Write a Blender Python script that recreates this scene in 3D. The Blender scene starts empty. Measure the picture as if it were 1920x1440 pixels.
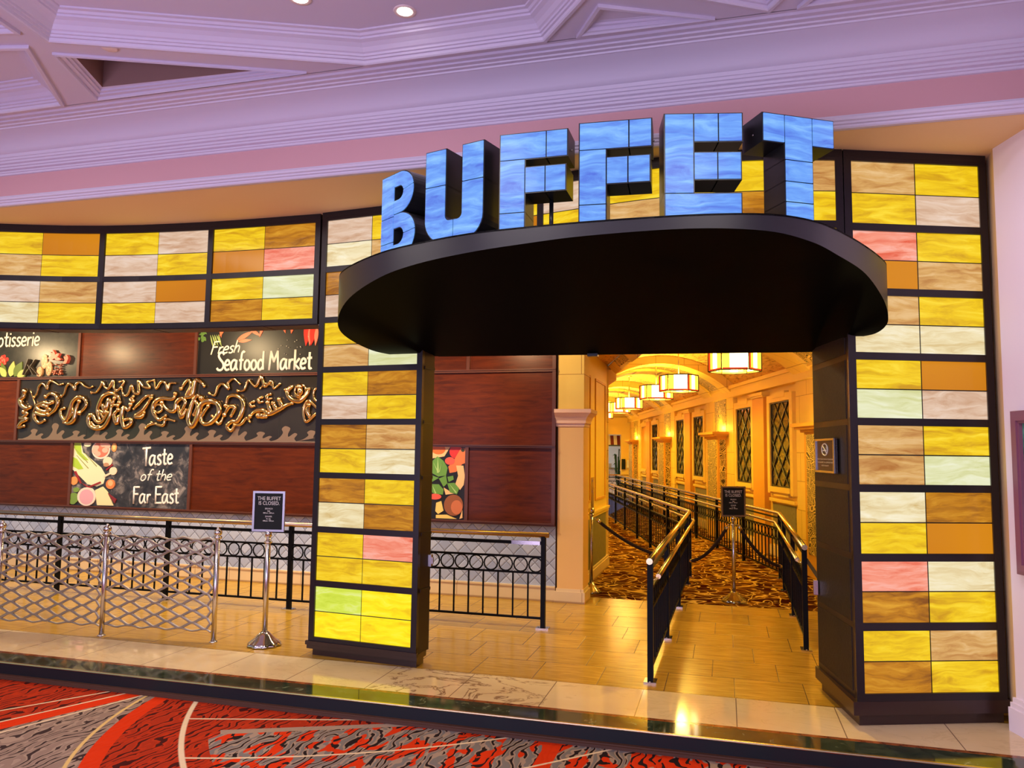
import bpy, bmesh, math, random
from mathutils import Vector, Matrix
from mathutils.geometry import tessellate_polygon
R_ = math.radians
random.seed(7)
SC = bpy.context.scene
COL = SC.collection
# ------------------------------------------------------------------ camera, world, exposure
EYE = Vector((0, 0, 1.65))
PITCH, ROLL, FPX = R_(4.99), R_(0.72), 1443.0
cam = bpy.data.cameras.new('camera'); cam.sensor_width = 36.0; cam.lens = 36.0 * FPX / 1920.0
cam.clip_start = 0.05; cam.clip_end = 200
co = bpy.data.objects.new('camera', cam); COL.objects.link(co)
Fw = Vector((0, math.cos(PITCH), math.sin(PITCH))); U0 = Vector((0, -math.sin(PITCH), math.cos(PITCH))); R0 = Vector((1, 0, 0))
Rt = R0 * math.cos(ROLL) + U0 * math.sin(ROLL); Up = U0 * math.cos(ROLL) - R0 * math.sin(ROLL)
co.matrix_world = Matrix((( Rt.x, Up.x, -Fw.x, EYE.x), (Rt.y, Up.y, -Fw.y, EYE.y), (Rt.z, Up.z, -Fw.z, EYE.z), (0, 0, 0, 1)))
SC.camera = co
SC.view_settings.view_transform = 'Standard'; SC.view_settings.look = 'None'
SC.view_settings.gamma = 1.0; SC.view_settings.exposure = 0.0; SC.view_settings.use_curve_mapping = False

PHI = R_(15.5)                                  # the shop front runs 15.5 degrees off the corridor
D = Vector((math.cos(PHI), -math.sin(PHI), 0)); N = Vector((math.sin(PHI), math.cos(PHI), 0))
def W(u, v, z=0.0): return D * u + N * v + Vector((0, 0, z))
def TOUV(p): p = Vector(p); return Vector((p.dot(D), p.dot(N), p.z))
def lin(c):
    c = c / 255.0
    return c / 12.92 if c <= 0.04045 else ((c + 0.055) / 1.055) ** 2.4
def rgb(r, g, b): return (lin(r), lin(g), lin(b), 1.0)

# ------------------------------------------------------------------ node helpers
class G:
    """one material's node tree with short spellings"""
    def __init__(s, nt): s.nt = nt; s.tc = None
    def n(s, t, **k):
        o = s.nt.nodes.new(t)
        for a, b in k.items(): setattr(o, a, b)
        return o
    def put(s, sock, val):
        if hasattr(val, 'is_output'): s.nt.links.new(val, sock)
        else: sock.default_value = val
    def m(s, op, a, b=0.0, c=0.0):
        o = s.n('ShaderNodeMath', operation=op)
        s.put(o.inputs[0], a); s.put(o.inputs[1], b); s.put(o.inputs[2], c)
        return o.outputs[0]
    def obj(s):
        if s.tc is None: s.tc = s.n('ShaderNodeTexCoord')
        return s.tc.outputs['Object']
    def xyz(s, vec=None):
        o = s.n('ShaderNodeSeparateXYZ'); s.put(o.inputs[0], vec if vec is not None else s.obj())
        return o.outputs[0], o.outputs[1], o.outputs[2]
    def vec(s, x, y, z):
        o = s.n('ShaderNodeCombineXYZ')
        for i, q in enumerate((x, y, z)): s.put(o.inputs[i], q)
        return o.outputs[0]
    def map(s, scale=(1, 1, 1), loc=(0, 0, 0), rot=(0, 0, 0), vec=None):
        o = s.n('ShaderNodeMapping'); s.put(o.inputs[0], vec if vec is not None else s.obj())
        o.inputs['Scale'].default_value = scale; o.inputs['Location'].default_value = loc; o.inputs['Rotation'].default_value = rot
        return o.outputs[0]
    def noise(s, scale=1.0, detail=3.0, rough=0.5, dist=0.0, vec=None, col=False):
        o = s.n('ShaderNodeTexNoise'); s.put(o.inputs['Vector'], vec if vec is not None else s.obj())
        o.inputs['Scale'].default_value = scale; o.inputs['Detail'].default_value = detail
        o.inputs['Roughness'].default_value = rough; o.inputs['Distortion'].default_value = dist
        return o.outputs['Color' if col else 0]
    def mix(s, f, a, b):
        o = s.n('ShaderNodeMix', data_type='RGBA'); s.put(o.inputs[0], f); s.put(o.inputs[6], a); s.put(o.inputs[7], b)
        return o.outputs[2]
    def ramp(s, f, stops, interp='LINEAR'):
        o = s.n('ShaderNodeValToRGB'); s.put(o.inputs[0], f); r = o.color_ramp; r.interpolation = interp
        while len(r.elements) < len(stops): r.elements.new(0.5)
        for e, (p, c) in zip(r.elements, stops): e.position = p; e.color = c
        return o.outputs[0]
    def step(s, f, a, b):
        o = s.n('ShaderNodeMapRange'); o.clamp = True
        s.put(o.inputs[0], f); o.inputs[1].default_value = a; o.inputs[2].default_value = b
        return o.outputs[0]
    def bump(s, h, strength=0.3, dist=0.01):
        o = s.n('ShaderNodeBump'); s.put(o.inputs['Height'], h); o.inputs['Strength'].default_value = strength; o.inputs['Distance'].default_value = dist
        return o.outputs[0]
MATS = {}
def mat(name, base=(0.5, 0.5, 0.5, 1), rough=0.5, metal=0.0, emit=None, es=1.0, spec=0.5, coat=0.0, fn=None):
    if name in MATS: return MATS[name]
    m = bpy.data.materials.new(name); m.use_nodes = True
    g = G(m.node_tree); p = m.node_tree.nodes['Principled BSDF']
    p.inputs['Base Color'].default_value = base; p.inputs['Roughness'].default_value = rough; p.inputs['Metallic'].default_value = metal
    p.inputs['Specular IOR Level'].default_value = spec; p.inputs['Coat Weight'].default_value = coat
    if emit: p.inputs['Emission Color'].default_value = emit; p.inputs['Emission Strength'].default_value = es
    if fn: fn(g, p)
    MATS[name] = m
    return m
def speck(a, b, scale=20, detail=4, vscale=(1, 1, 1), lo=0.35, hi=0.65, bump=0.0):
    def fn(g, p):
        f = g.noise(scale, detail, 0.6, 0.3, g.map(vscale))
        g.put(p.inputs['Base Color'], g.ramp(f, [(lo, a), (hi, b)]))
        if bump: g.put(p.inputs['Normal'], g.bump(f, bump, 0.01))
    return fn

# ------------------------------------------------------------------ world: the dim mauve hall beyond the picture, with its coloured signs
w = bpy.data.worlds.new('world'); SC.world = w; w.use_nodes = True
wg = G(w.node_tree); bg = w.node_tree.nodes['Background']
wc = wg.n('ShaderNodeTexCoord').outputs['Generated']
wx, wy, wz = wg.xyz(wc)
blob = wg.noise(3.2, 2.0, 0.5, 0.0, wc, True)
hsv = wg.n('ShaderNodeHueSaturation'); wg.put(hsv.inputs['Color'], blob); hsv.inputs['Saturation'].default_value = 2.0; hsv.inputs['Value'].default_value = 3.0
band = wg.m('MULTIPLY', wg.step(wz, -0.35, -0.1), wg.step(wz, 0.45, 0.1))
band = wg.m('MULTIPLY', band, wg.step(wg.noise(5.0, 1.0, 0.5, 0.0, wc), 0.5, 0.62))
wcol = wg.mix(wg.m('MULTIPLY', band, 0.75), (0.42, 0.36, 0.60, 1), hsv.outputs[0])
wg.put(bg.inputs['Color'], wcol); bg.inputs['Strength'].default_value = 0.62

def lamp(name, kind, loc, energy, color, size=0.1, aim=None, angle=60, blend=0.5, shape=None):
    l = bpy.data.lights.new(name, kind); l.energy = energy; l.color = color
    if kind == 'AREA':
        l.size = size
        if shape: l.shape = 'RECTANGLE'; l.size_y = shape
    else: l.shadow_soft_size = size
    if kind == 'SPOT': l.spot_size = R_(angle); l.spot_blend = blend
    o = bpy.data.objects.new(name, l); COL.objects.link(o); o.location = loc
    if aim is not None: o.rotation_euler = (Vector(aim) - Vector(loc)).to_track_quat('-Z', 'Y').to_euler()
    return o
WARM = (1.0, 0.72, 0.38); GOLD = (1.0, 0.75, 0.09); MAUVE = (0.66, 0.58, 1.0)
# lamps of the hall overhead (the two in the picture carry theirs in their builder)
lamp('hall_ceiling_lamp', 'AREA', W(-5.6, 2.2, 4.1), 58, (1.0, .9, .84), 1.2, W(-5.6, 2.6, 0))
lamp('hall_ceiling_lamp', 'AREA', W(-2.2, 1.4, 4.1), 58, (1.0, .9, .84), 1.2, W(-2.2, 2.2, 0))
lamp('hall_ceiling_lamp', 'AREA', W(0.6, 1.0, 4.1), 52, (1.0, .9, .84), 1.2, W(0.6, 2.0, 0))
lamp('hall_wall_fill', 'SPOT', (1.5, 3.3, 4.15), 150, (.86, .80, 1.0), .15, (3.08, 4.45, 1.9), 75, .9)  # added spot with no fitting, brightens the right wall
# added area lamp standing in for mauve casino glow, low and behind the viewer
lamp('casino_glow_fill', 'AREA', W(-3.0, -2.0, 0.9), 275, MAUVE, 6.0, W(-3.0, 4.0, 4.4), shape=1.2)
# downlights hidden over the passage behind the shop front, washing the boards
for uu in (-9.95, -8.6, -6.26, -4.4, -2.4):
    lamp('passage_downlight', 'POINT', W(uu, 7.55, 3.02), 62, WARM, 0.07)
for uu in (-9.6, -7.4, -5.2, -3.2):
    lamp('passage_wall_washer', 'SPOT', W(uu, 7.1, 3.5), 260, (1.0, .90, .74), 0.08, W(uu, 7.9, 0), 100, 0.8)
for uu, en in ((-6.6, 100), (-4.2, 100), (-0.9, 14), (.25, 210)):  # the last spot is tinted yellow to stand in for corridor spill
    lamp('passage_floor_light', 'SPOT', W(uu, 6.7, 3.4), en, (1.0, .72, .34) if uu < -2 else (1.0, .66, .08), 0.08, W(uu, 6.5, 0), 110, 0.8)

# ------------------------------------------------------------------ mesh builder and object helpers
UV, XY = 'uv', 'xy'
BASE = {}
class MB:
    def __init__(s): s.v = []; s.f = []; s.mi = []; s.sm = []
    def add(s, vs, fs, mi=0, sm=False):
        o = len(s.v); s.v += [tuple(p) for p in vs]
        for f in fs: s.f.append([i + o for i in f]); s.mi.append(mi); s.sm.append(sm)
    def box(s, x0, x1, y0, y1, z0, z1, mi=0):
        s.add([(x0,y0,z0),(x1,y0,z0),(x1,y1,z0),(x0,y1,z0),(x0,y0,z1),(x1,y0,z1),(x1,y1,z1),(x0,y1,z1)],
              [(3,2,1,0),(4,5,6,7),(0,1,5,4),(1,2,6,5),(2,3,7,6),(3,0,4,7)], mi)
    def hexa(s, lo, hi, mi=0):
        """four lower and four upper corners"""
        s.add(list(lo) + list(hi), [(3,2,1,0),(4,5,6,7),(0,1,5,4),(1,2,6,5),(2,3,7,6),(3,0,4,7)], mi)
    def quad(s, a, b, c, d, mi=0): s.add([a, b, c, d], [(0, 1, 2, 3)], mi)
    def prism(s, poly, P, c0, c1, mi=0, mside=None, sm=False):
        """extrude a 2-D outline through P(a,b,c) from c0 to c1"""
        n = len(poly); vs = [P(a, b, c0) for a, b in poly] + [P(a, b, c1) for a, b in poly]
        tri = tessellate_polygon([[Vector((a, b, 0)) for a, b in poly]])
        s.add(vs, [tuple(t) for t in tri] + [tuple(i + n for i in t) for t in tri], mi)
        s.add(vs, [(i, (i+1) % n, n + (i+1) % n, n + i) for i in range(n)], mi if mside is None else mside, sm)
    def tube(s, pts, r, n=8, closed=False, mi=0, flat=None, caps=True):
        """round bar along pts; r is a number or one per point; flat=(axis vector, factor) squashes it"""
        pts = [Vector(p) for p in pts]; k = len(pts); rs = r if isinstance(r, (list, tuple)) else [r] * k
        rings = []; ref = None
        for i, p in enumerate(pts):
            if closed: t = pts[(i+1) % k] - pts[i-1]
            else: t = pts[min(i+1, k-1)] - pts[max(i-1, 0)]
            t = t.normalized() if t.length > 1e-9 else Vector((0, 0, 1))
            if flat is not None: a = Vector(flat[0]).normalized(); a = (a - t * a.dot(t))
            elif ref is None: a = t.orthogonal()
            else: a = ref - t * ref.dot(t)
            a = a.normalized() if a.length > 1e-6 else t.orthogonal().normalized()
            ref = a; b = t.cross(a); fl = flat[1] if flat is not None else 1.0
            rings.append([p + a * (math.cos(2*math.pi*j/n) * rs[i] * fl) + b * (math.sin(2*math.pi*j/n) * rs[i]) for j in range(n)])
        vs = [q for g in rings for q in g]; fs = []
        for i in range(k if closed else k - 1):
            a, b = i * n, ((i + 1) % k) * n
            fs += [(a + j, a + (j+1) % n, b + (j+1) % n, b + j) for j in range(n)]
        s.add(vs, fs, mi, True)
        if not closed and caps:
            s.add(rings[0], [tuple(range(n))[::-1]], mi); s.add(rings[-1], [tuple(range(n))], mi)
    def lathe(s, prof, c=(0, 0, 0), n=20, mi=0):
        """(radius, height) pairs turned about a vertical axis at c"""
        vs = []; fs = []
        for r, h in prof: vs += [(c[0] + r*math.cos(2*math.pi*j/n), c[1] + r*math.sin(2*math.pi*j/n), c[2] + h) for j in range(n)]
        for i in range(len(prof) - 1): fs += [(i*n + j, i*n + (j+1) % n, (i+1)*n + (j+1) % n, (i+1)*n + j) for j in range(n)]
        s.add(vs, fs, mi, True)
        k = (len(prof) - 1) * n
        if prof[0][0] > 1e-4: s.add(vs[:n], [tuple(range(n))[::-1]], mi)
        if prof[-1][0] > 1e-4: s.add(vs[k:], [tuple(range(n))], mi)
    def ball(s, c, r, n=12, mi=0, sz=1.0):
        s.lathe([(max(1e-5, r*math.sin(math.pi*i/8)), -r*sz*math.cos(math.pi*i/8)) for i in range(9)], c, n, mi)
    def sweep(s, path, prof, mi=0, closed=False, sm=False):
        """profile of (out, z) pairs carried along a plan path [(x, y)], out = to the right of travel"""
        k = len(path); vs = []; m = len(prof)
        for i in range(k):
            p = Vector(path[i])
            def nrm(a, b): d = (Vector(b) - Vector(a)).normalized(); return Vector((d.y, -d.x))
            if closed: n1, n2 = nrm(path[i-1], path[i]), nrm(path[i], path[(i+1) % k])
            else:
                n1 = nrm(path[max(i-1, 0)], path[max(i, 1)]); n2 = nrm(path[min(i, k-2)], path[min(i+1, k-1)])
            q = (n1 + n2); q = q / max(0.25, q.dot(n1)) if q.length > 1e-6 else n1
            vs += [(p.x + q.x*o, p.y + q.y*o, z) for o, z in prof]
        fs = []
        for i in range(k if closed else k - 1):
            a, b = i*m, ((i+1) % k)*m
            fs += [(a+j, a+j+1, b+j+1, b+j) for j in range(m-1)]
        s.add(vs, fs, mi, sm)
        if not closed: s.add(vs[:m], [tuple(range(m))], mi); s.add(vs[-m:], [tuple(range(m))[::-1]], mi)
    def build(s, name, mats, parent=None, frame=UV, base=None, kind=None, fix=True):
        if not isinstance(mats, (list, tuple)): mats = [mats]
        if parent is not None: b, frame = BASE[parent.name]
        else: b = Vector(base) if base is not None else Vector((0, 0, 0))
        me = bpy.data.meshes.new(name)
        me.from_pydata([(x - b.x, y - b.y, z - b.z) for x, y, z in s.v], [], s.f)
        for m in mats: me.materials.append(m)
        me.polygons.foreach_set('material_index', s.mi); me.polygons.foreach_set('use_smooth', s.sm)
        if fix:
            bm = bmesh.new(); bm.from_mesh(me); bmesh.ops.remove_doubles(bm, verts=bm.verts, dist=1e-5)
            bmesh.ops.recalc_face_normals(bm, faces=bm.faces); bm.to_mesh(me); bm.free()
        me.update()
        o = bpy.data.objects.new(name, me); COL.objects.link(o)
        if parent is not None: o.parent = parent
        else:
            o.location = W(*b) if frame == UV else b
            if frame == UV: o.rotation_euler = (0, 0, -PHI)
        BASE[o.name] = (b, frame)
        if kind: o['kind'] = kind
        return o
def tag(o, label, cat, group=None):
    o['label'] = label; o['category'] = cat
    if group: o['group'] = group
    return o
def thing(name, label, cat, base, frame=UV, group=None):
    o = bpy.data.objects.new(name, None); COL.objects.link(o); o.empty_display_size = 0.1
    b = Vector(base); o.location = W(*b) if frame == UV else b
    if frame == UV: o.rotation_euler = (0, 0, -PHI)
    BASE[o.name] = (b, frame)
    return tag(o, label, cat, group)
def struct(mb, name, mats, frame=UV, **k): return mb.build(name, mats, None, frame, kind='structure', **k)
def copy_part(src, parent, delta, rotz=None):
    c = src.copy(); COL.objects.link(c); c.parent = parent; c.location = Vector(src.location) + Vector(delta)
    if rotz is not None: c.rotation_euler = (0, 0, rotz)
    BASE[c.name] = BASE[src.name]
    return c
def catmull(pts, n=8, closed=False):
    pts = [Vector(p) for p in pts]; k = len(pts); out = []
    for i in range(k if closed else k - 1):
        if closed: a, b, c, d = pts[i-1], pts[i], pts[(i+1) % k], pts[(i+2) % k]
        else: a, b, c, d = pts[max(i-1, 0)], pts[i], pts[i+1], pts[min(i+2, k-1)]
        for j in range(n):
            t = j / n
            out.append(0.5 * (2*b + (c - a)*t + (2*a - 5*b + 4*c - d)*t*t + (3*b - a - 3*c + d)*t**3))
    if not closed: out.append(pts[-1])
    return out
def text_mb(mb, txt, size, P, mi=0, align='CENTER', sx=1.0, bold=0.0):
    """letters of the built-in face as flat shapes placed through P(a, b, c)"""
    cu = bpy.data.curves.new('t', 'FONT'); cu.body = txt; cu.size = size; cu.align_x = align; cu.offset = bold; cu.resolution_u = 3
    o = bpy.data.objects.new('t', cu); COL.objects.link(o)
    dg = bpy.context.evaluated_depsgraph_get(); me = bpy.data.meshes.new_from_object(o.evaluated_get(dg))
    mb.add([P(v.co.x * sx, v.co.y, 0.0) for v in me.vertices], [tuple(p.vertices) for p in me.polygons], mi)
    bpy.data.objects.remove(o); bpy.data.curves.remove(cu); bpy.data.meshes.remove(me)

# ------------------------------------------------------------------ materials
def pane(name, c1, c2, c3=None, es=1.0, plain=False):
    def fn(g, p):
        if plain: f = g.noise(0.8, 1.0, 0.4)
        else:
            w1 = g.noise(2.2, 3.0, 0.6, 0.0, g.map((1, 1, 2)), True)
            v = g.n('ShaderNodeVectorMath', operation='MULTIPLY_ADD'); g.put(v.inputs[0], w1); v.inputs[1].default_value = (0.25, 0.25, 0.12); g.put(v.inputs[2], g.obj())
            f = g.noise(1.0, 5.0, 0.62, 0.6, g.map((3.0, 3.0, 20), vec=v.outputs[0]))
        e = g.ramp(f, [(0.30, c1), (0.52, c2), (0.72, c3 or c2)])
        g.put(p.inputs['Emission Color'], e); p.inputs['Emission Strength'].default_value = es
        if not plain: g.put(p.inputs['Normal'], g.bump(f, 0.12, 0.01))
    return mat(name, (0.04, 0.03, 0.02, 1), 0.12, 0, (1, 1, 1, 1), es, 0.10, 0, fn)
PANES = {
 'Y': pane('yellow_art_glass', rgb(205,150,10), rgb(242,200,12), rgb(255,226,60)),
 'A': pane('amber_glass', rgb(192,110,0), rgb(212,132,0), None, 1.0, True),
 'B': pane('brown_amber_glass', rgb(128,72,8), rgb(190,122,12), rgb(222,160,40)),
 'C': pane('cream_art_glass', rgb(212,182,120), rgb(238,222,176), rgb(250,242,214)),
 'P': pane('blush_art_glass', rgb(196,150,116), rgb(224,192,166), rgb(238,216,200)),
 'T': pane('tan_art_glass', rgb(176,112,50), rgb(216,166,96), rgb(236,198,142)),
 'R': pane('coral_art_glass', rgb(226,84,52), rgb(246,150,124), rgb(252,190,176)),
 'G': pane('pale_green_art_glass', rgb(206,208,140), rgb(226,228,180), rgb(240,242,214)),
 'L': pane('lime_lit_art_glass', rgb(190,210,40), rgb(216,232,80), rgb(235,240,160)),
 'V': pane('bright_yellow_art_glass', rgb(232,190,0), rgb(255,226,6), rgb(255,238,70), 1.1),
}
PK = list(PANES)
BLUE = pane('blue_art_glass', rgb(70,112,226), rgb(104,164,250), rgb(146,206,255), 1.0)
M = {}
M['frame'] = mat('dark_bronze_frame', (0.018, 0.012, 0.014, 1), 0.35, 0.3)
M['plinth'] = mat('dark_brown_lacquer', (0.030, 0.012, 0.010, 1), 0.3)
M['lead'] = mat('black_lead_line', (0.01, 0.009, 0.008, 1), 0.6)
M['panelside'] = mat('dark_brown_leather', fn=speck((0.011,0.008,0.006,1), (0.022,0.016,0.011,1), 60, bump=0.15), rough=0.5, spec=.25)
M['canopy'] = CANO = mat('satin_black_canopy', (0.003, 0.0026, 0.002, 1), 0.4, spec=.06)
CANO.node_tree.nodes['Principled BSDF'].inputs['IOR'].default_value = 1.12
M['casing'] = mat('black_letter_casing', (0.012, 0.012, 0.013, 1), 0.3)
M['ceil'] = mat('painted_plaster', rgb(212,202,218), 0.7)
M['ceil_tan'] = mat('tan_plaster', rgb(238,200,146), 0.75)
M['pink'] = mat('rose_painted_band', rgb(208,158,160), 0.7)
M['wallmauve'] = mat('pale_mauve_wall', rgb(240,226,236), 0.7)
M['gold'] = mat('polished_gold', (0.86, 0.56, 0.22, 1), 0.16, 1.0)
M['steel'] = mat('brushed_steel', (0.62, 0.58, 0.56, 1), 0.25, 1.0)
M['chrome'] = mat('chrome', (0.62, 0.59, 0.54, 1), 0.14, 1.0)
M['pewter'] = mat('pewter_mesh', (0.40, 0.35, 0.29, 1), 0.36, 0.85)
M['black'] = mat('black_painted_iron', (0.0045, 0.0045, 0.0045, 1), 0.45, spec=.10)
M['brass'] = mat('satin_brass', (0.80, 0.62, 0.32, 1), 0.24, 1.0)
M['bronze'] = mat('bronze_handrail', (0.50, 0.36, 0.24, 1), 0.28, 1.0)
M['white'] = mat('white_print', (0.85, 0.82, 0.70, 1), 0.6)
M['signblack'] = mat('black_sign_card', (0.010, 0.012, 0.009, 1), 0.6, spec=.2)
M['signtext'] = mat('cream_lettering', (0.75, 0.72, 0.6, 1), 0.5)
M['velvet'] = mat('dark_velvet', (0.020, 0.008, 0.008, 1), 0.9)
def wood(g, p):
    f = g.noise(1.0, 5.0, 0.65, 0.8, g.map((3.0, 3.0, 22)))
    g.put(p.inputs['Base Color'], g.ramp(f, [(0.3, (0.055, 0.0075, 0.001, 1)), (0.7, (0.135, 0.021, 0.002, 1))]))
M['wood'] = mat('red_brown_mahogany', rough=0.34, fn=wood, spec=0.28)
M['woodtrim'] = mat('mahogany_moulding', (0.11, 0.030, 0.016, 1), 0.35)
def slate(g, p):
    f = g.noise(6.0, 6.0, 0.7, 0.6); k = g.noise(2.2, 3.0, 0.6, 0.4)
    c = g.ramp(f, [(0.35, (0.012,0.012,0.016,1)), (0.52, (0.06,0.056,0.06,1)), (0.64, (0.34,0.28,0.24,1))])
    g.put(p.inputs['Base Color'], g.mix(g.step(k, 0.36, 0.54), (0.018,0.020,0.026,1), c))
M['slate'] = mat('mottled_slate_print', rough=0.4, fn=slate)
M['chalk'] = mat('black_chalkboard_print', rough=0.33, fn=speck((0.012,0.011,0.009,1), (0.030,0.027,0.022,1), 9))
def mural(g, p):
    f = g.noise(1.4, 3, 0.5)
    g.put(p.inputs['Base Color'], g.ramp(f, [(0.3, (0.020,0.016,0.012,1)), (0.7, (0.034,0.027,0.020,1))]))
M['mural'] = mat('dark_glazed_tile', rough=0.16, fn=mural)
M['wave'] = mat('bronze_wave_inlay', (0.30, 0.19, 0.12, 1), 0.25, 0.4)
def hexcol(n, c, r=0.5): return mat(n, c, r)

def tilefloor(g, p):
    x, y, z = g.xyz()
    row = g.m('FLOOR', g.m('DIVIDE', g.m('SUBTRACT', y, 5.61), 0.472))
    a = g.m('DIVIDE', g.m('ADD', g.m('SUBTRACT', x, 0.043), g.m('MULTIPLY', row, 0.1573)), 0.4745)
    fu = g.m('ABSOLUTE', g.m('SUBTRACT', g.m('FRACT', a), 0.5)); fv = g.m('ABSOLUTE', g.m('SUBTRACT', g.m('FRACT', g.m('DIVIDE', g.m('SUBTRACT', y, 5.61), 0.472)), 0.5))
    line = g.m('MAXIMUM', g.step(fu, 0.492, 0.496), g.step(fv, 0.492, 0.496))
    tint = g.n('ShaderNodeTexWhiteNoise', noise_dimensions='2D'); g.put(tint.inputs['Vector'], g.vec(g.m('FLOOR', a), row, 0))
    st = g.noise(1.0, 4, 0.6, 0.5, g.map((4, 34, 1)))
    c = g.ramp(st, [(0.3, rgb(156,114,30)), (0.7, rgb(198,152,54))])
    hs = g.n('ShaderNodeHueSaturation'); g.put(hs.inputs['Color'], c); g.put(hs.inputs['Value'], g.m('ADD', g.m('MULTIPLY', tint.outputs[0], 0.22), 0.88))
    g.put(p.inputs['Base Color'], g.mix(line, hs.outputs[0], rgb(92,62,36)))
    g.put(p.inputs['Normal'], g.bump(g.m('SUBTRACT', 1.0, line), 0.3, 0.004))
M['tile'] = mat('wood_look_tile', rough=0.22, fn=tilefloor)
def marble(g, p):
    x, y, z = g.xyz()
    a = g.m('ABSOLUTE', g.m('SUBTRACT', g.m('FRACT', g.m('DIVIDE', g.m('ADD', x, 3.05), 0.62)), 0.5))
    line = g.step(a, 0.4935, 0.4965)
    v = g.noise(1.6, 6, 0.6, 1.6, g.map((1.0, 1.8, 1), rot=(0, 0, 0.5)))
    vein = g.step(g.m('ABSOLUTE', g.m('SUBTRACT', v, 0.5)), 0.025, 0.0)
    patch = g.m('MULTIPLY', g.step(x, -2.42, -2.38), g.step(x, -0.9, -1.5))
    c = g.mix(g.noise(3, 3), rgb(234,210,166), rgb(216,184,134))
    c = g.mix(g.m('MULTIPLY', vein, g.m('ADD', g.m('MULTIPLY', patch, 0.8), 0.12)), c, rgb(120,78,48))
    c = g.mix(line, c, rgb(130,104,80))
    g.put(p.inputs['Base Color'], c)
M['marble'] = mat('cream_marble', rough=0.08, fn=marble)
M['rust'] = mat('rust_marble', rough=0.10, fn=speck(rgb(96,44,18), rgb(160,92,48), 14, 5))
def greenm(g, p):
    f = g.noise(7, 6, 0.7, 1.2)
    g.put(p.inputs['Base Color'], g.ramp(f, [(0.35, rgb(22,34,24)), (0.6, rgb(58,68,48)), (0.75, rgb(150,150,120))]))
M['green'] = mat('dark_green_marble', rough=0.07, fn=greenm)
M['riser'] = mat('black_riser', (0.007, 0.011, 0.014, 1), 0.45, spec=.3)
M['copper'] = mat('copper_edge', (0.07, 0.028, 0.016, 1), 0.6, spec=.2)

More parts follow.
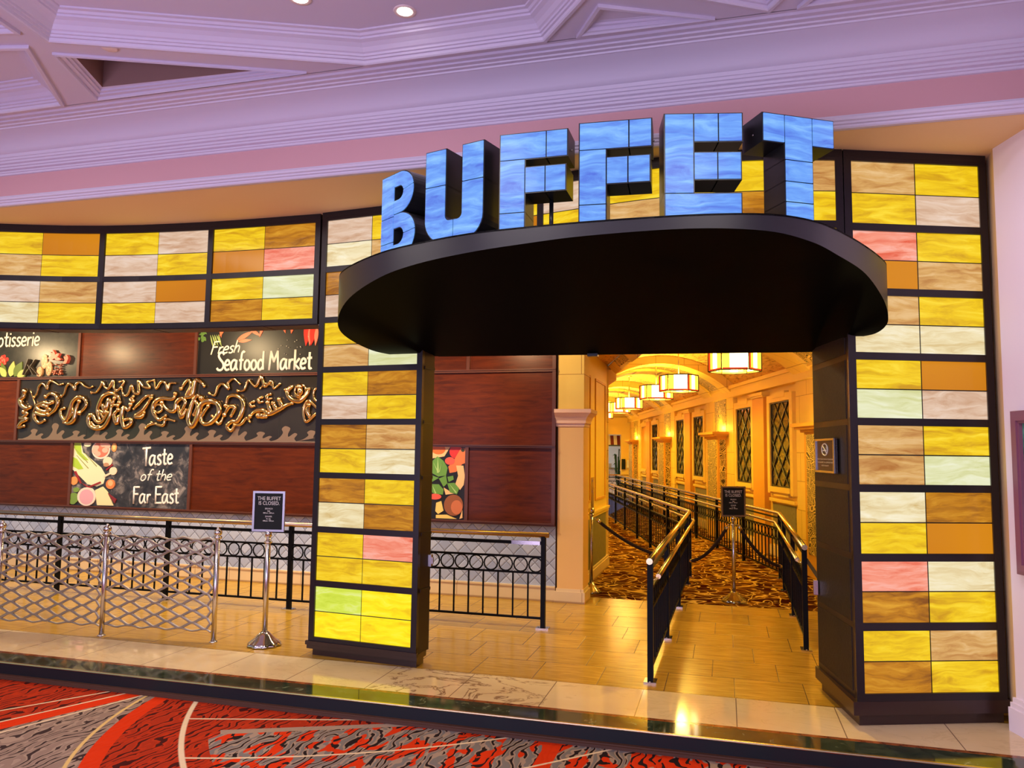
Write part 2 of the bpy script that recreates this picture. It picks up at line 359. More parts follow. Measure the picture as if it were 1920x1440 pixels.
def circ(p1, p2, p3):
    ax, ay = p1; bx, by = p2; cx, cy = p3
    d = 2*(ax*(by-cy) + bx*(cy-ay) + cx*(ay-by))
    ux = ((ax*ax+ay*ay)*(by-cy) + (bx*bx+by*by)*(cy-ay) + (cx*cx+cy*cy)*(ay-by)) / d
    uy = ((ax*ax+ay*ay)*(cx-bx) + (bx*bx+by*by)*(ax-cx) + (cx*cx+cy*cy)*(bx-ax)) / d
    return ux, uy, math.hypot(ax-ux, ay-uy)
def carpet(g, p):
    x, y, z = g.xyz()
    def line(a, b):                              # signed distance, positive to the right of a->b
        dx, dy = b[0]-a[0], b[1]-a[1]; L = math.hypot(dx, dy); nx, ny = dy/L, -dx/L
        return g.m('ADD', g.m('ADD', g.m('MULTIPLY', x, nx), g.m('MULTIPLY', y, ny)), -(a[0]*nx + a[1]*ny))
    def dist(c): return g.m('SUBTRACT', g.m('SQRT', g.m('ADD', g.m('POWER', g.m('ABSOLUTE', g.m('SUBTRACT', x, c[0])), 2), g.m('POWER', g.m('ABSOLUTE', g.m('SUBTRACT', y, c[1])), 2))), c[2])
    gt = lambda s, t=0.0: g.m('GREATER_THAN', s, t)
    thin = lambda s, wd: g.step(g.m('ABSOLUTE', s), wd, wd*0.6)
    a1 = dist(circ((-3.53,3.6), (-3.78,4.06), (-3.99,4.8))); a2 = dist(circ((-2.91,3.79), (-3.3,4.28), (-3.58,4.77)))
    side1 = 1.0 if circ((-3.53,3.6), (-3.78,4.06), (-3.99,4.8))[0] > -3.7 else -1.0
    side2 = 1.0 if circ((-2.91,3.79), (-3.3,4.28), (-3.58,4.77))[0] > -3.2 else -1.0
    r1 = g.m('MULTIPLY', a1, -side1); r2 = g.m('MULTIPLY', a2, -side2)   # positive to the right of each arc
    l1 = line((-4.68,4.2), (-4.28,4.79)); l2 = line((-4.49,4.04), (-4.15,4.79)); l3 = line((-4.37,3.94), (-4.03,4.75)); l4 = line((-4.32,3.9), (-4.01,4.78))
    rx, ry, rz_ = g.xyz(g.map((1, 1, 1), rot=(0, 0, R_(4))))
    wob = g.noise(1.0, 2.0, 0.5, 0.0, g.vec(g.m('MULTIPLY', rx, 5.0), g.m('MULTIPLY', ry, 3.2), 0.0))
    ph_ = g.m('ADD', g.m('MULTIPLY', rx, 17.0), g.m('MULTIPLY', wob, 5.5))
    wav = g.m('ADD', g.m('MULTIPLY', g.m('SINE', g.m('MULTIPLY', ph_, 6.2832)), 0.5), 0.5)
    brk = g.noise(1.0, 1.0, 0.5, 0.0, g.vec(g.m('MULTIPLY', rx, 22.0), g.m('MULTIPLY', ry, 7.0), 3.0))
    fine = g.m('MULTIPLY', g.m('GREATER_THAN', wav, 0.80), g.m('GREATER_THAN', brk, 0.42)); lite = g.m('GREATER_THAN', 0.35, wav)
    big = g.noise(1.0, 1.5, 0.5, 0.4, g.vec(g.m('MULTIPLY', rx, 9.0), g.m('MULTIPLY', ry, 3.6), 1.0))
    red = rgb(206,50,8); dred = rgb(160,44,18); greige = rgb(158,134,116); grey = rgb(120,112,108); dark = rgb(34,22,24); cream = rgb(222,196,160)
    redw = g.mix(fine, g.mix(lite, rgb(176,48,16), dred), rgb(66,18,14))
    grew = g.mix(fine, g.mix(lite, greige, rgb(140,116,102)), rgb(58,42,40))
    mixw = g.mix(gt(big, 0.535), g.mix(lite, greige, grey), red); mixw = g.mix(fine, mixw, dark)
    c = redw
    c = g.mix(g.m('MULTIPLY', gt(l2), 1.0), c, red)                      # bright red wedge
    c = g.mix(gt(l3), c, grew)                                            # greige wedge
    c = g.mix(gt(r1), c, grew); c = g.mix(gt(r1, 0.07), c, red); c = g.mix(gt(r1, 0.18), c, redw)
    h1 = line((-3.39,4.45), (-2.17,4.81)); tb = line((-2.88,4.42), (-2.0,4.81)); tl = line((-2.84,4.36), (-1.87,4.8))
    c = g.mix(gt(r2, 0.02), c, redw); c = g.mix(g.m('MULTIPLY', gt(r2, 0.22), gt(tb)), c, greige)
    c = g.mix(g.m('MULTIPLY', gt(r2, 0.15), gt(tl)), c, mixw)
    c = g.mix(g.m('MULTIPLY', gt(x, -1.07), gt(-0.97, x)), c, red)
    c = g.mix(g.m('MULTIPLY', gt(x, -0.5), g.m('SUBTRACT', 1.0, fine)), c, g.mix(gt(big, 0.5), greige, red))
    for s, wd in ((l1, .012), (l2, .012), (l4, .012)): c = g.mix(g.m('MULTIPLY', thin(s, wd), gt(g.m('MULTIPLY', r1, -1.0))), c, cream)
    c = g.mix(thin(r1, .014), c, rgb(214,178,110)); c = g.mix(thin(r2, .02), c, cream)
    c = g.mix(g.m('MULTIPLY', thin(h1, .011), gt(r2)), c, cream)
    h2 = dist(circ((-2.99,3.9), (-1.93,4.34), (-1.31,4.76))); c = g.mix(g.m('MULTIPLY', thin(h2, .012), gt(r2)), c, cream)
    c = g.mix(g.m('MULTIPLY', thin(line((-1.1,4.34), (-.64,4.79)), .011), gt(x, -1.3)), c, cream)
    g.put(p.inputs['Base Color'], c)
    pile = g.noise(220, 2); g.put(p.inputs['Normal'], g.bump(g.m('ADD', g.m('MULTIPLY', wav, -0.6), g.m('MULTIPLY', pile, 0.3)), 0.5, 0.01))
M['carpet'] = mat('red_patterned_carpet', rough=0.95, fn=carpet, spec=0.1)
def carpet2(g, p):
    f = g.noise(1.5, 1.0, 0.45, 0.8); f2 = g.noise(4.1, 1.0, 0.5, 0.6, g.map((1, 1, 1), (5, 2, 0)))
    l1 = g.step(g.m('ABSOLUTE', g.m('SUBTRACT', g.m('FRACT', g.m('MULTIPLY', f, 7)), 0.5)), 0.07, 0.03)
    l2 = g.step(g.m('ABSOLUTE', g.m('SUBTRACT', f2, 0.5)), 0.022, 0.008)
    bl = g.step(g.noise(5.5, 2, 0.5, 0.5), 0.54, 0.6); br = g.step(g.noise(2.0, 1, 0.5, 0, g.map((1, 1, 1), (9, 1, 0))), 0.46, 0.58)
    c = g.mix(br, rgb(58,18,8), rgb(84,44,14)); c = g.mix(bl, c, rgb(134,88,26))
    c = g.mix(g.m('MAXIMUM', l1, l2), c, rgb(206,166,84))
    g.put(p.inputs['Base Color'], c)
M['carpet2'] = mat('brown_gold_swirl_carpet', rough=0.95, fn=carpet2, spec=0.1)
M['carpet2'].node_tree.nodes['Principled BSDF'].inputs['IOR'].default_value = 1.06
def diamond(g, p):
    x, y, z = g.xyz()
    def fr(q): return g.m('ABSOLUTE', g.m('SUBTRACT', g.m('FRACT', g.m('DIVIDE', q, 0.165)), 0.5))
    a = g.m('ADD', x, z); b = g.m('SUBTRACT', x, z)
    e = g.m('MAXIMUM', fr(a), fr(b)); line = g.step(e, 0.475, 0.49); bev = g.step(e, 0.40, 0.48)
    wn = g.n('ShaderNodeTexWhiteNoise', noise_dimensions='2D'); g.put(wn.inputs['Vector'], g.vec(g.m('FLOOR', g.m('ADD', g.m('DIVIDE', a, 0.165), 0.0)), g.m('FLOOR', g.m('DIVIDE', b, 0.165)), 0))
    c = g.mix(wn.outputs[0], rgb(150,158,182), rgb(184,190,208)); c = g.mix(line, c, rgb(78,82,100))
    g.put(p.inputs['Base Color'], c); g.put(p.inputs['Normal'], g.bump(g.m('SUBTRACT', 1.0, bev), 0.6, 0.006))
M['diamond'] = mat('grey_blue_diamond_tile', rough=0.2, fn=diamond)
def blocks(c1, c2, joint, bw=0.55, bh=0.42):
    def fn(g, p):
        x, y, z = g.xyz(); h = g.m('ADD', x, y)
        row = g.m('FLOOR', g.m('DIVIDE', z, bh)); zz = g.m('ABSOLUTE', g.m('SUBTRACT', g.m('FRACT', g.m('DIVIDE', z, bh)), 0.5))
        hh = g.m('ABSOLUTE', g.m('SUBTRACT', g.m('FRACT', g.m('ADD', g.m('DIVIDE', h, bw), g.m('MULTIPLY', row, 0.5))), 0.5))
        line = g.m('MAXIMUM', g.step(zz, 0.488, 0.495), g.step(hh, 0.490, 0.496))
        c = g.mix(g.noise(5, 4), c1, c2); g.put(p.inputs['Base Color'], g.mix(line, c, joint))
    return fn
M['stone'] = mat('cream_block_stone', rough=0.6, fn=blocks(rgb(232,192,84), rgb(240,206,100), rgb(170,118,36)))
M['basestone'] = mat('cream_base_stone', rough=0.35, fn=blocks(rgb(232,204,158), rgb(222,190,140), rgb(170,130,84), 0.5, 2.0))
M['cream'] = mat('cream_paint', rgb(238,200,88), 0.55)
M['orange'] = mat('ochre_paint', rgb(220,156,44), 0.55)
M['dado'] = mat('grey_green_dado', rough=0.5, fn=speck(rgb(110,104,80), rgb(140,132,100), 18, 4, (1, 6, 1)))
def weave(g, p):
    f = g.noise(1, 3, 0.6, 0.4, g.map((26, 5, 26)))
    g.put(p.inputs['Base Color'], g.ramp(f, [(0.30, rgb(120,70,20)), (0.44, rgb(214,164,70)), (0.7, rgb(234,192,92))]))
    g.put(p.inputs['Normal'], g.bump(f, 0.5, 0.02))
M['weave'] = mat('woven_vault_plaster', rough=0.7, fn=weave)
def ornate(g, p):
    v = g.n('ShaderNodeTexVoronoi', feature='DISTANCE_TO_EDGE'); g.put(v.inputs['Vector'], g.map((1, 1, 1))); v.inputs['Scale'].default_value = 9
    f = g.m('SINE', g.m('MULTIPLY', v.outputs[0], 42))
    g.put(p.inputs['Base Color'], g.ramp(f, [(0.30, rgb(60,44,16)), (0.5, rgb(220,180,84)), (0.9, rgb(240,208,116))]))
M['ornate'] = mat('pierced_floral_relief', rough=0.5, fn=ornate)
M['glassdark'] = mat('smoky_green_glass', rough=0.12, fn=speck((0.05,0.042,0.012,1), (0.20,0.15,0.04,1), 5, 3))
M['lattice'] = mat('dark_lattice_bronze', (0.030, 0.018, 0.008, 1), 0.4)
M['lampwhite'] = mat('lit_white_lamp_glass', (0.8, 0.7, 0.5, 1), 0.4, 0, (1.0, 0.86, 0.55, 1), 5.0)
M['lampyellow'] = mat('lit_yellow_lamp_glass', (0.8, 0.6, 0.1, 1), 0.4, 0, (1.0, 0.62, 0.06, 1), 1.6)
M['lampred'] = mat('lit_red_lamp_glass', (0.6, 0.05, 0.02, 1), 0.4, 0, (0.9, 0.06, 0.01, 1), 0.9)
M['frost'] = mat('lit_downlight_lens', (0.9, 0.9, 0.8, 1), 0.4, 0, (1.0, 0.97, 0.78, 1), 14.0)
M['poster'] = mat('mauve_picture_frame', rgb(140,84,104), 0.4)
M['offwhite'] = mat('off_white_plastic', rgb(236,214,204), 0.5)
# ================================================================== SETTING
def strip(prof, u0, u1, name, m, sm=False):
    """moulding: (v, z) profile run along the shop front from u0 to u1"""
    mb = MB(); k = len(prof)
    mb.add([(u0, v, z) for v, z in prof] + [(u1, v, z) for v, z in prof], [(i, i+1, k+i+1, k+i) for i in range(k-1)], 0, sm)
    return struct(mb, name, m, fix=False)
mb = MB(); mb.box(-13, 4.2, -6, 4.86, -0.2, -0.115); struct(mb, 'floor', M['carpet'])
mb = MB(); mb.box(-13, 4.2, 4.80, 4.99, -0.115, 0.0); struct(mb, 'floor_edge', M['green'])
mb = MB(); mb.box(-13, 4.2, 4.99, 5.03, -0.115, 0.0); struct(mb, 'floor_edge', M['rust'])
mb = MB(); mb.box(-13, 4.2, 5.03, 5.60, -0.115, 0.0); struct(mb, 'floor_threshold', M['marble'])
mb = MB(); mb.box(-13, 4.2, 5.60, 8.89, -0.115, 0.0); struct(mb, 'floor_tile', M['tile'])
mb = MB(); mb.box(-3, 20, 8.89, 40, -0.115, 0.0); struct(mb, 'floor_corridor', M['carpet2'])
mb = MB(); mb.box(-13, 4.2, 4.785, 4.80, -0.115, -0.008); struct(mb, 'trim_1', M['riser'])
strip([(4.80, -0.0), (4.784, -0.0), (4.782, -0.006), (4.784, -0.010)], -13, 4.2, 'trim_2', M['brass'])
strip([(4.785, -0.085), (4.765, -0.088), (4.762, -0.095), (4.755, -0.098), (4.75, -0.114)], -13, 4.2, 'trim_3', M['copper'])
# crown of the hall
U0_, U1_ = -13.0, 3.6
mb = MB(); mb.box(U0_, U1_, 4.93, 6.2, 3.632, 3.72); struct(mb, 'ceiling_soffit', M['ceil_tan'])
strip([(4.932,3.632),(4.90,3.632),(4.893,3.640),(4.893,3.652),(4.882,3.656),(4.880,3.668),(4.868,3.674),(4.864,3.690),(4.872,3.697),(4.884,3.700),(4.886,3.710),(4.93,3.722)], U0_, U1_, 'trim_4', M['ceil'])
strip([(4.93,3.722),(4.93,3.908)], U0_, U1_, 'wall_crown', M['pink'])
strip([(4.93,3.900),(4.918,3.903),(4.914,3.917),(4.905,3.919),(4.903,3.930),(4.880,3.936),(4.878,3.950),(4.866,3.953),(4.864,3.968),(4.846,3.974),(4.842,3.990),(4.832,3.993),(4.830,4.010),(4.822,4.014),(4.816,4.036)], U0_, U1_, 'trim_5', M['ceil'])
strip([(4.816,4.036),(4.80,4.042),(4.785,4.062),(4.762,4.088),(4.73,4.112),(4.69,4.132),(4.63,4.150)], U0_, U1_, 'wall_cove', M['ceil'], True)
strip([(4.63,4.150),(4.622,4.150),(4.618,4.160),(4.59,4.160),(4.584,4.168),(4.55,4.168),(4.545,4.178),(4.51,4.178),(4.50,4.190),(4.47,4.190)], U0_, U1_, 'trim_6', M['ceil'])
mb = MB(); mb.box(U0_, U1_, 4.80, 4.98, 3.70, 4.40); mb2 = mb
# ceiling with coffers
def inset(poly, d):
    k = len(poly); out = []
    area = sum(poly[i][0]*poly[(i+1)%k][1] - poly[(i+1)%k][0]*poly[i][1] for i in range(k))
    sg = 1.0 if area > 0 else -1.0
    for i in range(k):
        a, b, c = Vector(poly[i-1]), Vector(poly[i]), Vector(poly[(i+1) % k])
        e1, e2 = (b - a).normalized(), (c - b).normalized()
        n1, n2 = Vector((-e1.y, e1.x))*sg, Vector((-e2.y, e2.x))*sg
        q = n1 + n2; q = q / max(0.3, q.dot(n1)) if q.length > 1e-6 else n1
        p = b + q*d; out.append((p.x, p.y))
    return out
BIG = [(0,4.19),(0,4.168),(.022,4.165),(.03,4.172),(.032,4.190),(.045,4.192),(.047,4.206),(.058,4.208),(.060,4.222),(.072,4.228),(.09,4.250),(.115,4.268),(.14,4.278),(.142,4.290),(.155,4.293),(.165,4.306),(.185,4.310),(.187,4.32)]
DEEP = [(0,4.19),(0,4.174),(.016,4.170),(.022,4.178),(.024,4.190),(.05,4.194),(.052,4.204),(.07,4.208),(.072,4.222),(.09,4.226),(.092,4.36),(.10,4.55)]
FLAT = [(0,4.19),(0,4.170),(.02,4.168),(.028,4.178),(.04,4.182),(.045,4.20),(.06,4.205),(.065,4.215),(.08,4.22)]
COFFERS = [
 ([(-4.08,3.68),(-2.26,4.44),(-1.04,4.44),(-0.50,3.78),(-0.60,2.7),(-1.5,2.0),(-3.0,2.0),(-3.95,2.7)], BIG),
 ([(-4.18,3.81),(-4.43,4.44),(-2.70,4.44)], DEEP),
 ([(-4.25,3.70),(-4.72,4.44),(-6.4,4.44),(-6.4,3.22)], BIG),
 ([(-4.16,3.56),(-6.4,3.06),(-6.2,1.9),(-4.06,2.8)], BIG),
 ([(-0.85,4.44),(-0.67,4.14),(-0.03,4.44)], FLAT),
 ([(0.27,4.44),(-0.42,4.04),(-0.22,3.2),(0.62,3.85)], BIG),
 ([(0.42,4.44),(0.74,3.96),(1.8,3.3),(2.6,3.9),(2.3,4.44)], BIG),
]
cb = bmesh.new()
def loop_edges(pts):
    vs = [cb.verts.new((a, b, 4.19)) for a, b in pts]
    for i in range(len(vs)): cb.edges.new((vs[i-1], vs[i]))
loop_edges([(U0_, 4.475), (U1_, 4.475), (U1_, -6), (U0_, -6)])
for poly, _ in COFFERS: loop_edges(poly)
bmesh.ops.triangle_fill(cb, use_beauty=True, use_dissolve=False, edges=cb.edges[:])
mb = MB(); cb.verts.index_update(); mb.add([v.co for v in cb.verts], [[v.index for v in f.verts] for f in cb.faces]); cb.free()
struct(mb, 'ceiling', M['ceil'], fix=False)
for i, (poly, prof) in enumerate(COFFERS):
    mb = MB(); k = len(poly); rings = [[(a, b, z) for a, b in inset(poly, d)] for d, z in prof]
    vs = [p for r in rings for p in r]
    mb.add(vs, [(j*k+q, j*k+(q+1)%k, (j+1)*k+(q+1)%k, (j+1)*k+q) for j in range(len(rings)-1) for q in range(k)])
    if prof is DEEP:        # the small triangle's inner walls: darker brown put in for the recess shade
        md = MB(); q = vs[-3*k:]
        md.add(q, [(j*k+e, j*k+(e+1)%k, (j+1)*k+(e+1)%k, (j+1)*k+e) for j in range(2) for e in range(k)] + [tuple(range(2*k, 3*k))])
        struct(md, 'ceiling_recess', mat('recess_shade_brown', rgb(150,116,104), .8), fix=False)
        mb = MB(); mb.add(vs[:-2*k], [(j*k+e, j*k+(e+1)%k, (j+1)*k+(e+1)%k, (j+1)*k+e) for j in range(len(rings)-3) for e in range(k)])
    else: mb.add(rings[-1], [tuple(range(k))])
    struct(mb, 'ceiling_coffer', M['ceil'], fix=False)

# facade line in plan
LEFT = catmull([(-7.5,4.80),(-6.95,5.04),(-6.28,5.312),(-5.42,5.58),(-4.37,5.70),(-3.25,5.715)], 12)
MID = catmull([(-2.28,5.60),(-1.4,5.33),(-.437,5.121),(.189,5.125),(.76,5.262)], 12)
PL = [(-3.25,5.70),(-2.28,5.605)]; PR = [(.76,5.264),(1.675,5.60)]
def vf(line, u):
    for a, b in zip(line[:-1], line[1:]):
        if a[0] <= u <= b[0]: return a[1] + (b[1]-a[1]) * (u-a[0]) / (b[0]-a[0])
    return line[0][1] if u < line[0][0] else line[-1][1]
def bent(mb, line, u0, u1, z0, z1, d0, d1, mi=0, n=4):
    """slab following the facade line, from d0 in front (negative) to d1 behind it"""
    us = [u0 + (u1-u0)*i/n for i in range(n+1)]
    vs = []
    for u in us:
        v = vf(line, u); vs += [(u, v+d0, z0), (u, v+d1, z0), (u, v+d1, z1), (u, v+d0, z1)]
    fs = []
    for i in range(n):
        a, b = i*4, i*4+4
        fs += [(a, b, b+3, a+3), (a+1, a+2, b+2, b+1), (a, a+1, b+1, b), (a+3, b+3, b+2, a+2)]
    fs += [(0, 3, 2, 1), (n*4, n*4+1, n*4+2, n*4+3)]
    mb.add(vs, fs, mi)
def glass(parent, line, u0, u1, z0, z1, codes, split=0.5):
    mb = MB(); bent(mb, line, u0, u1, z0, z1, 0.006, 0.02, 0)
    um, zm, g = u0 + (u1-u0)*split, (z0+z1)/2, 0.004
    used = []
    for c, (a, b, c0, c1) in zip(codes, ((u0, um-g, zm+g, z1), (um+g, u1, zm+g, z1), (u0, um-g, z0, zm-g), (um+g, u1, z0, zm-g))):
        if c not in used: used.append(c)
        bent(mb, line, a, b, c0, c1, 0.0, 0.008, 1 + used.index(c))
    return mb.build('glass_panel', [M['lead']] + [PANES[c] for c in used], parent)
BAR = 0.024
def frame_bars(mb, line, us, zs, d=(-0.018, 0.09)):
    for i, z in enumerate(zs): bent(mb, line, us[0]-BAR, us[-1]+BAR, z-BAR, z+BAR, d[0], d[1], 0, 12)
    for u in us: bent(mb, line, u-BAR, u+BAR, zs[-1], zs[0], d[0]-0.001, d[1], 0, 1)
ZL = [3.585,3.142,2.715,2.300,1.870,1.436,1.000,0.570,0.124]
ZR = [3.585,3.124,2.700,2.283,1.865,1.447,1.018,0.596,0.171]
# --- left frieze
fz = thing('glass_frieze', 'long curved band of lit yellow and blush art glass above the food boards', 'glass wall', (-5.0, 5.6, 2.69))
us = [-7.46, -6.46, -5.395, -4.345, -3.30]
mb = MB(); frame_bars(mb, LEFT, us, ZL[:3]); bent(mb, LEFT, us[0]-.02, us[-1]+.02, 3.585, 3.632, -0.02, 0.16, 0, 12)
mb.build('frame', M['frame'], fz)
mb = MB(); bent(mb, LEFT, us[0]-.02, us[-1]+.02, 2.685, 2.70, 0.0, 0.20, 0, 14)
for u in (-5.9, -4.87, -3.8): bent(mb, LEFT, u, u+.008, 2.682, 2.70, 0.0, 0.2, 0, 1)
mb.build('underside', M['plinth'], fz)
for i, (r1, r2) in enumerate((('TYYP', 'YCTA'), ('YATY', 'PTCY'), ('YPPY', 'PAYP'), ('YBAR', 'YGBY'))):
    glass(fz, LEFT, us[i]+BAR, us[i+1]-BAR, ZL[1]+BAR, ZL[0]-BAR, r1); glass(fz, LEFT, us[i]+BAR, us[i+1]-BAR, ZL[2]+BAR, ZL[1]-BAR, r2)
# --- left pillar
pl = thing('glass_pillar', 'lit art glass pillar with dark plinth at the left of the doorway, behind the first closed-sign stand', 'pillar', (-2.77, 5.66, 0))
mb = MB(); frame_bars(mb, PL, [-3.25+BAR, -2.28-BAR], ZL); bent(mb, PL, -3.25, -2.28, 3.585, 3.632, -0.02, 0.16)
mb.hexa([(-3.25,5.71,.1),(-2.28,5.63,.1),(-2.255,5.785,.1),(-3.22,5.85,.1)], [(-3.25,5.71,3.62),(-2.28,5.63,3.62),(-2.255,5.785,3.62),(-3.22,5.85,3.62)])
mb.build('frame', M['frame'], pl)
for z1, z0, c in zip(ZL[:-1], ZL[1:], ('PYCT', 'BYPY', 'YYTG', 'YBPY', 'BTYC', 'BYCB', 'YRYY', 'LVVV')):
    glass(pl, PL, -3.25+2*BAR, -2.28-2*BAR, z0+BAR, z1-BAR, c, 0.485)
mb = MB(); bent(mb, PL, -3.27, -2.27, 0.085, 0.115, -0.03, 0.0); bent(mb, PL, -3.26, -2.27, 0.055, 0.10, -0.022, 0.17); bent(mb, PL, -3.22, -2.285, 0.0, 0.07, 0.01, 0.15)
mb.build('plinth', M['plinth'], pl)
mb = MB()
for z in ZL[1:-1]: mb.hexa([(-2.278,5.63,z-.012),(-2.272,5.63,z-.012),(-2.248,5.78,z-.012),(-2.256,5.78,z-.012)], [(-2.278,5.63,z+.012),(-2.272,5.63,z+.012),(-2.248,5.78,z+.012),(-2.256,5.78,z+.012)])
mb.build('side_joint', M['frame'], pl)
mb = MB(); mb.box(-2.262, -2.235, 5.75, 5.79, .74, .83); mb.box(-2.25, -2.225, 5.76, 5.78, .76, .81); mb.build('latch', M['steel'], pl)
# --- right pillar
pr = thing('glass_pillar', 'lit art glass pillar with a no-smoking plaque on its dark side, at the right of the doorway', 'pillar', (1.2, 5.6, 0))
mb = MB(); frame_bars(mb, PR, [.76+BAR, 1.675-BAR], ZR); bent(mb, PR, .76, 1.675, 3.585, 3.632, -0.02, 0.16)
pb = [(.764,5.29),(1.675,5.625),(1.68,6.0),(.625,6.02)]
mb.hexa([(a, b, .1) for a, b in pb], [(a, b, 3.62) for a, b in pb]); mb.build('frame', M['frame'], pr)
for z1, z0, c in zip(ZR[:-1], ZR[1:], ('TYYP', 'RYAT', 'TYCC', 'YAGP', 'TYTG', 'CBYA', 'RCBY', 'YTBY')):
    glass(pr, PR, .76+2*BAR, 1.675-2*BAR, z0+BAR, z1-BAR, c)
po = inset([(.74,5.22),(1.69,5.57),(1.69,6.02),(.60,6.04)], 0.0)
mb = MB(); mb.prism([(.738,5.235),(1.69,5.588),(1.69,6.0),(.602,6.03)], lambda a, b, c: (a, b, c), 0.07, 0.15); mb.prism([(.775,5.285),(1.66,5.62),(1.66,5.98),(.64,5.99)], lambda a, b, c: (a, b, c), 0.0, 0.07)
mb.build('plinth', M['plinth'], pr)
def side(t, off): # point on the dark side of the right pillar, t from front to back
    return (.764 + (.625-.764)*t - off, 5.29 + (6.02-5.29)*t)
for z1, z0 in zip(ZR[2:-1], ZR[3:]):
    mb = MB(); a, b = side(.07, .004), side(.97, .004); a2, b2 = side(.07, -.004), side(.97, -.004)
    mb.hexa([(*a, z0+.02), (*a2, z0+.02), (*b2, z0+.02), (*b, z0+.02)], [(*a, z1-.02), (*a2, z1-.02), (*b2, z1-.02), (*b, z1-.02)])
    mb.build('side_panel', M['panelside'], pr)
mb = MB(); q = side(1.0, .0); mb.box(q[0]-.03, q[0]+.0, q[1]-.06, q[1]-.02, .66, .76); mb.build('latch', M['steel'], pr)
# --- frieze over the canopy
fm = thing('glass_frieze', 'bowed band of lit art glass rising behind the blue letters over the canopy', 'glass wall', (-.7, 5.25, 2.8))
us = [-2.25, -1.27, -.27, .73]
mb = MB(); frame_bars(mb, MID, us, [3.585, 3.135, 2.835]); bent(mb, MID, us[0]-.03, us[-1]+.02, 3.585, 3.632, -0.02, 0.16, 0, 12); bent(mb, MID, -2.27, .74, 2.811, 3.6, 0.03, 0.16, 0, 12)
mb.build('frame', M['frame'], fm)
for i, (r1, r2) in enumerate((('TYTA', 'TYCA'), ('PYYT', 'TAYC'), ('YTBY', 'BYPY'))):
    glass(fm, MID, us[i]+BAR, us[i+1]-BAR, 3.135+BAR, 3.585-BAR, r1, (.5, .5, .62)[i]); glass(fm, MID, us[i]+BAR, us[i+1]-BAR, 2.835+BAR, 3.135-BAR, r2)

# ------------------------------------------------------------------ canopy
OUT = [(-2.55,5.75,2.41),(-2.63,5.4,2.415),(-2.6,4.9,2.455),(-2.47,4.56,2.505),(-2.263,4.31,2.59),(-1.933,4.051,2.65),(-1.639,3.905,2.68),(-1.299,3.789,2.695),(-1.0,3.745,2.71),(-.655,3.719,2.725),(-.161,3.723,2.73),(.195,3.789,2.715),(.41,3.936,2.69),(.564,4.148,2.665),(.75,4.5,2.64),(.90,4.84,2.555),(.955,5.02,2.475),(.955,5.14,2.440),(.92,5.24,2.418),(.86,5.297,2.41)]
oc = catmull(OUT, 6)
cn = thing('entrance_canopy', 'black rounded canopy slab over the doorway carrying the blue letters', 'canopy', (-.8, 5.6, 2.41))
mb = MB(); k = len(oc)
mb.add([tuple(p) for p in oc] + [(p.x, p.y, 2.8) for p in oc], [(i, i+1, k+i+1, k+i) for i in range(k-1)], 0, True); mb.build('fascia', mat('satin_black_fascia', (0.013, 0.012, 0.016, 1), 0.38), cn, fix=False)
mb = MB(); n = 10; vs = []
for p in oc:
    ub = min(.64, max(-2.27, p.x)); vb = 5.80 + (ub + 2.25) * .077
    if p.x > .66: q = min(1, (p.x-.66)/.12); ub = .64 + .125*q; vb = 6.02 - .75*q       # right end closes on the pillar front
    if p.x < -2.30: q = min(1, (-2.30-p.x)/.1); ub = -2.27 - .03*q; vb = 5.80 - .19*q
    for j in range(n+1):
        t = j/n; z = p.z + (2.408 - p.z) * (t ** 1.15)
        vs.append((p.x + (ub-p.x)*t, p.y + (vb-p.y)*t, z))
mb.add(vs, [(i*(n+1)+j, (i+1)*(n+1)+j, (i+1)*(n+1)+j+1, i*(n+1)+j+1) for i in range(k-1) for j in range(n)], 0, True)
mb.build('soffit', M['canopy'], cn, fix=False)
mb = MB(); mb.prism([(p.x, p.y) for p in oc], lambda a, b, c: (a, b, c), 2.79, 2.80); mb.build('top_deck', M['canopy'], cn)
mb = MB(); mb.prism([(-2.24,5.795),(.61,6.005),(.61,6.045),(-2.24,5.835)], lambda a, b, c: (a, b, c), 2.409, 2.79); mb.build('header', M['canopy'], cn)
mb = MB(); mb.box(-1.02, -.94, 5.84, 5.90, 2.388, 2.409); mb.build('door_sensor', M['casing'], cn)

# ------------------------------------------------------------------ the six letters
LH = 0.545
def rect(x0, x1, y0, y1): return [(x0, y0), (x1, y0), (x1, y1), (x0, y1)]
def arc(cx, cy, rx, ry, a0, a1, n=8): return [(cx + rx*math.cos(R_(a0+(a1-a0)*i/n)), cy + ry*math.sin(R_(a0+(a1-a0)*i/n))) for i in range(n+1)]
def band(cx, co_, ro, ci_, ri, a0, a1):
    return arc(cx, co_, ro[0], ro[1], a0, a1) + arc(cx, ci_, ri[0], ri[1], a1, a0)
GL = {}
GL['E'] = [rect(0,.145,.135,LH), rect(.145,.267,.40,LH), rect(.267,.385,.40,LH), rect(.145,.262,.205,.345), rect(.262,.378,.205,.345), rect(0,.378,0,.135)]
GL['F'] = [rect(0,.255,.40,LH), rect(.255,.37,.40,LH), rect(0,.14,.11,.40), rect(0,.14,0,.11), rect(.14,.25,.215,.355), rect(.25,.362,.215,.355)]
GL['T'] = [rect(0,.122,.40,LH), rect(.122,.28,.315,LH), rect(.28,.405,.40,LH), rect(.122,.28,.205,.315), rect(.122,.28,.10,.205), rect(.122,.28,0,.10)]
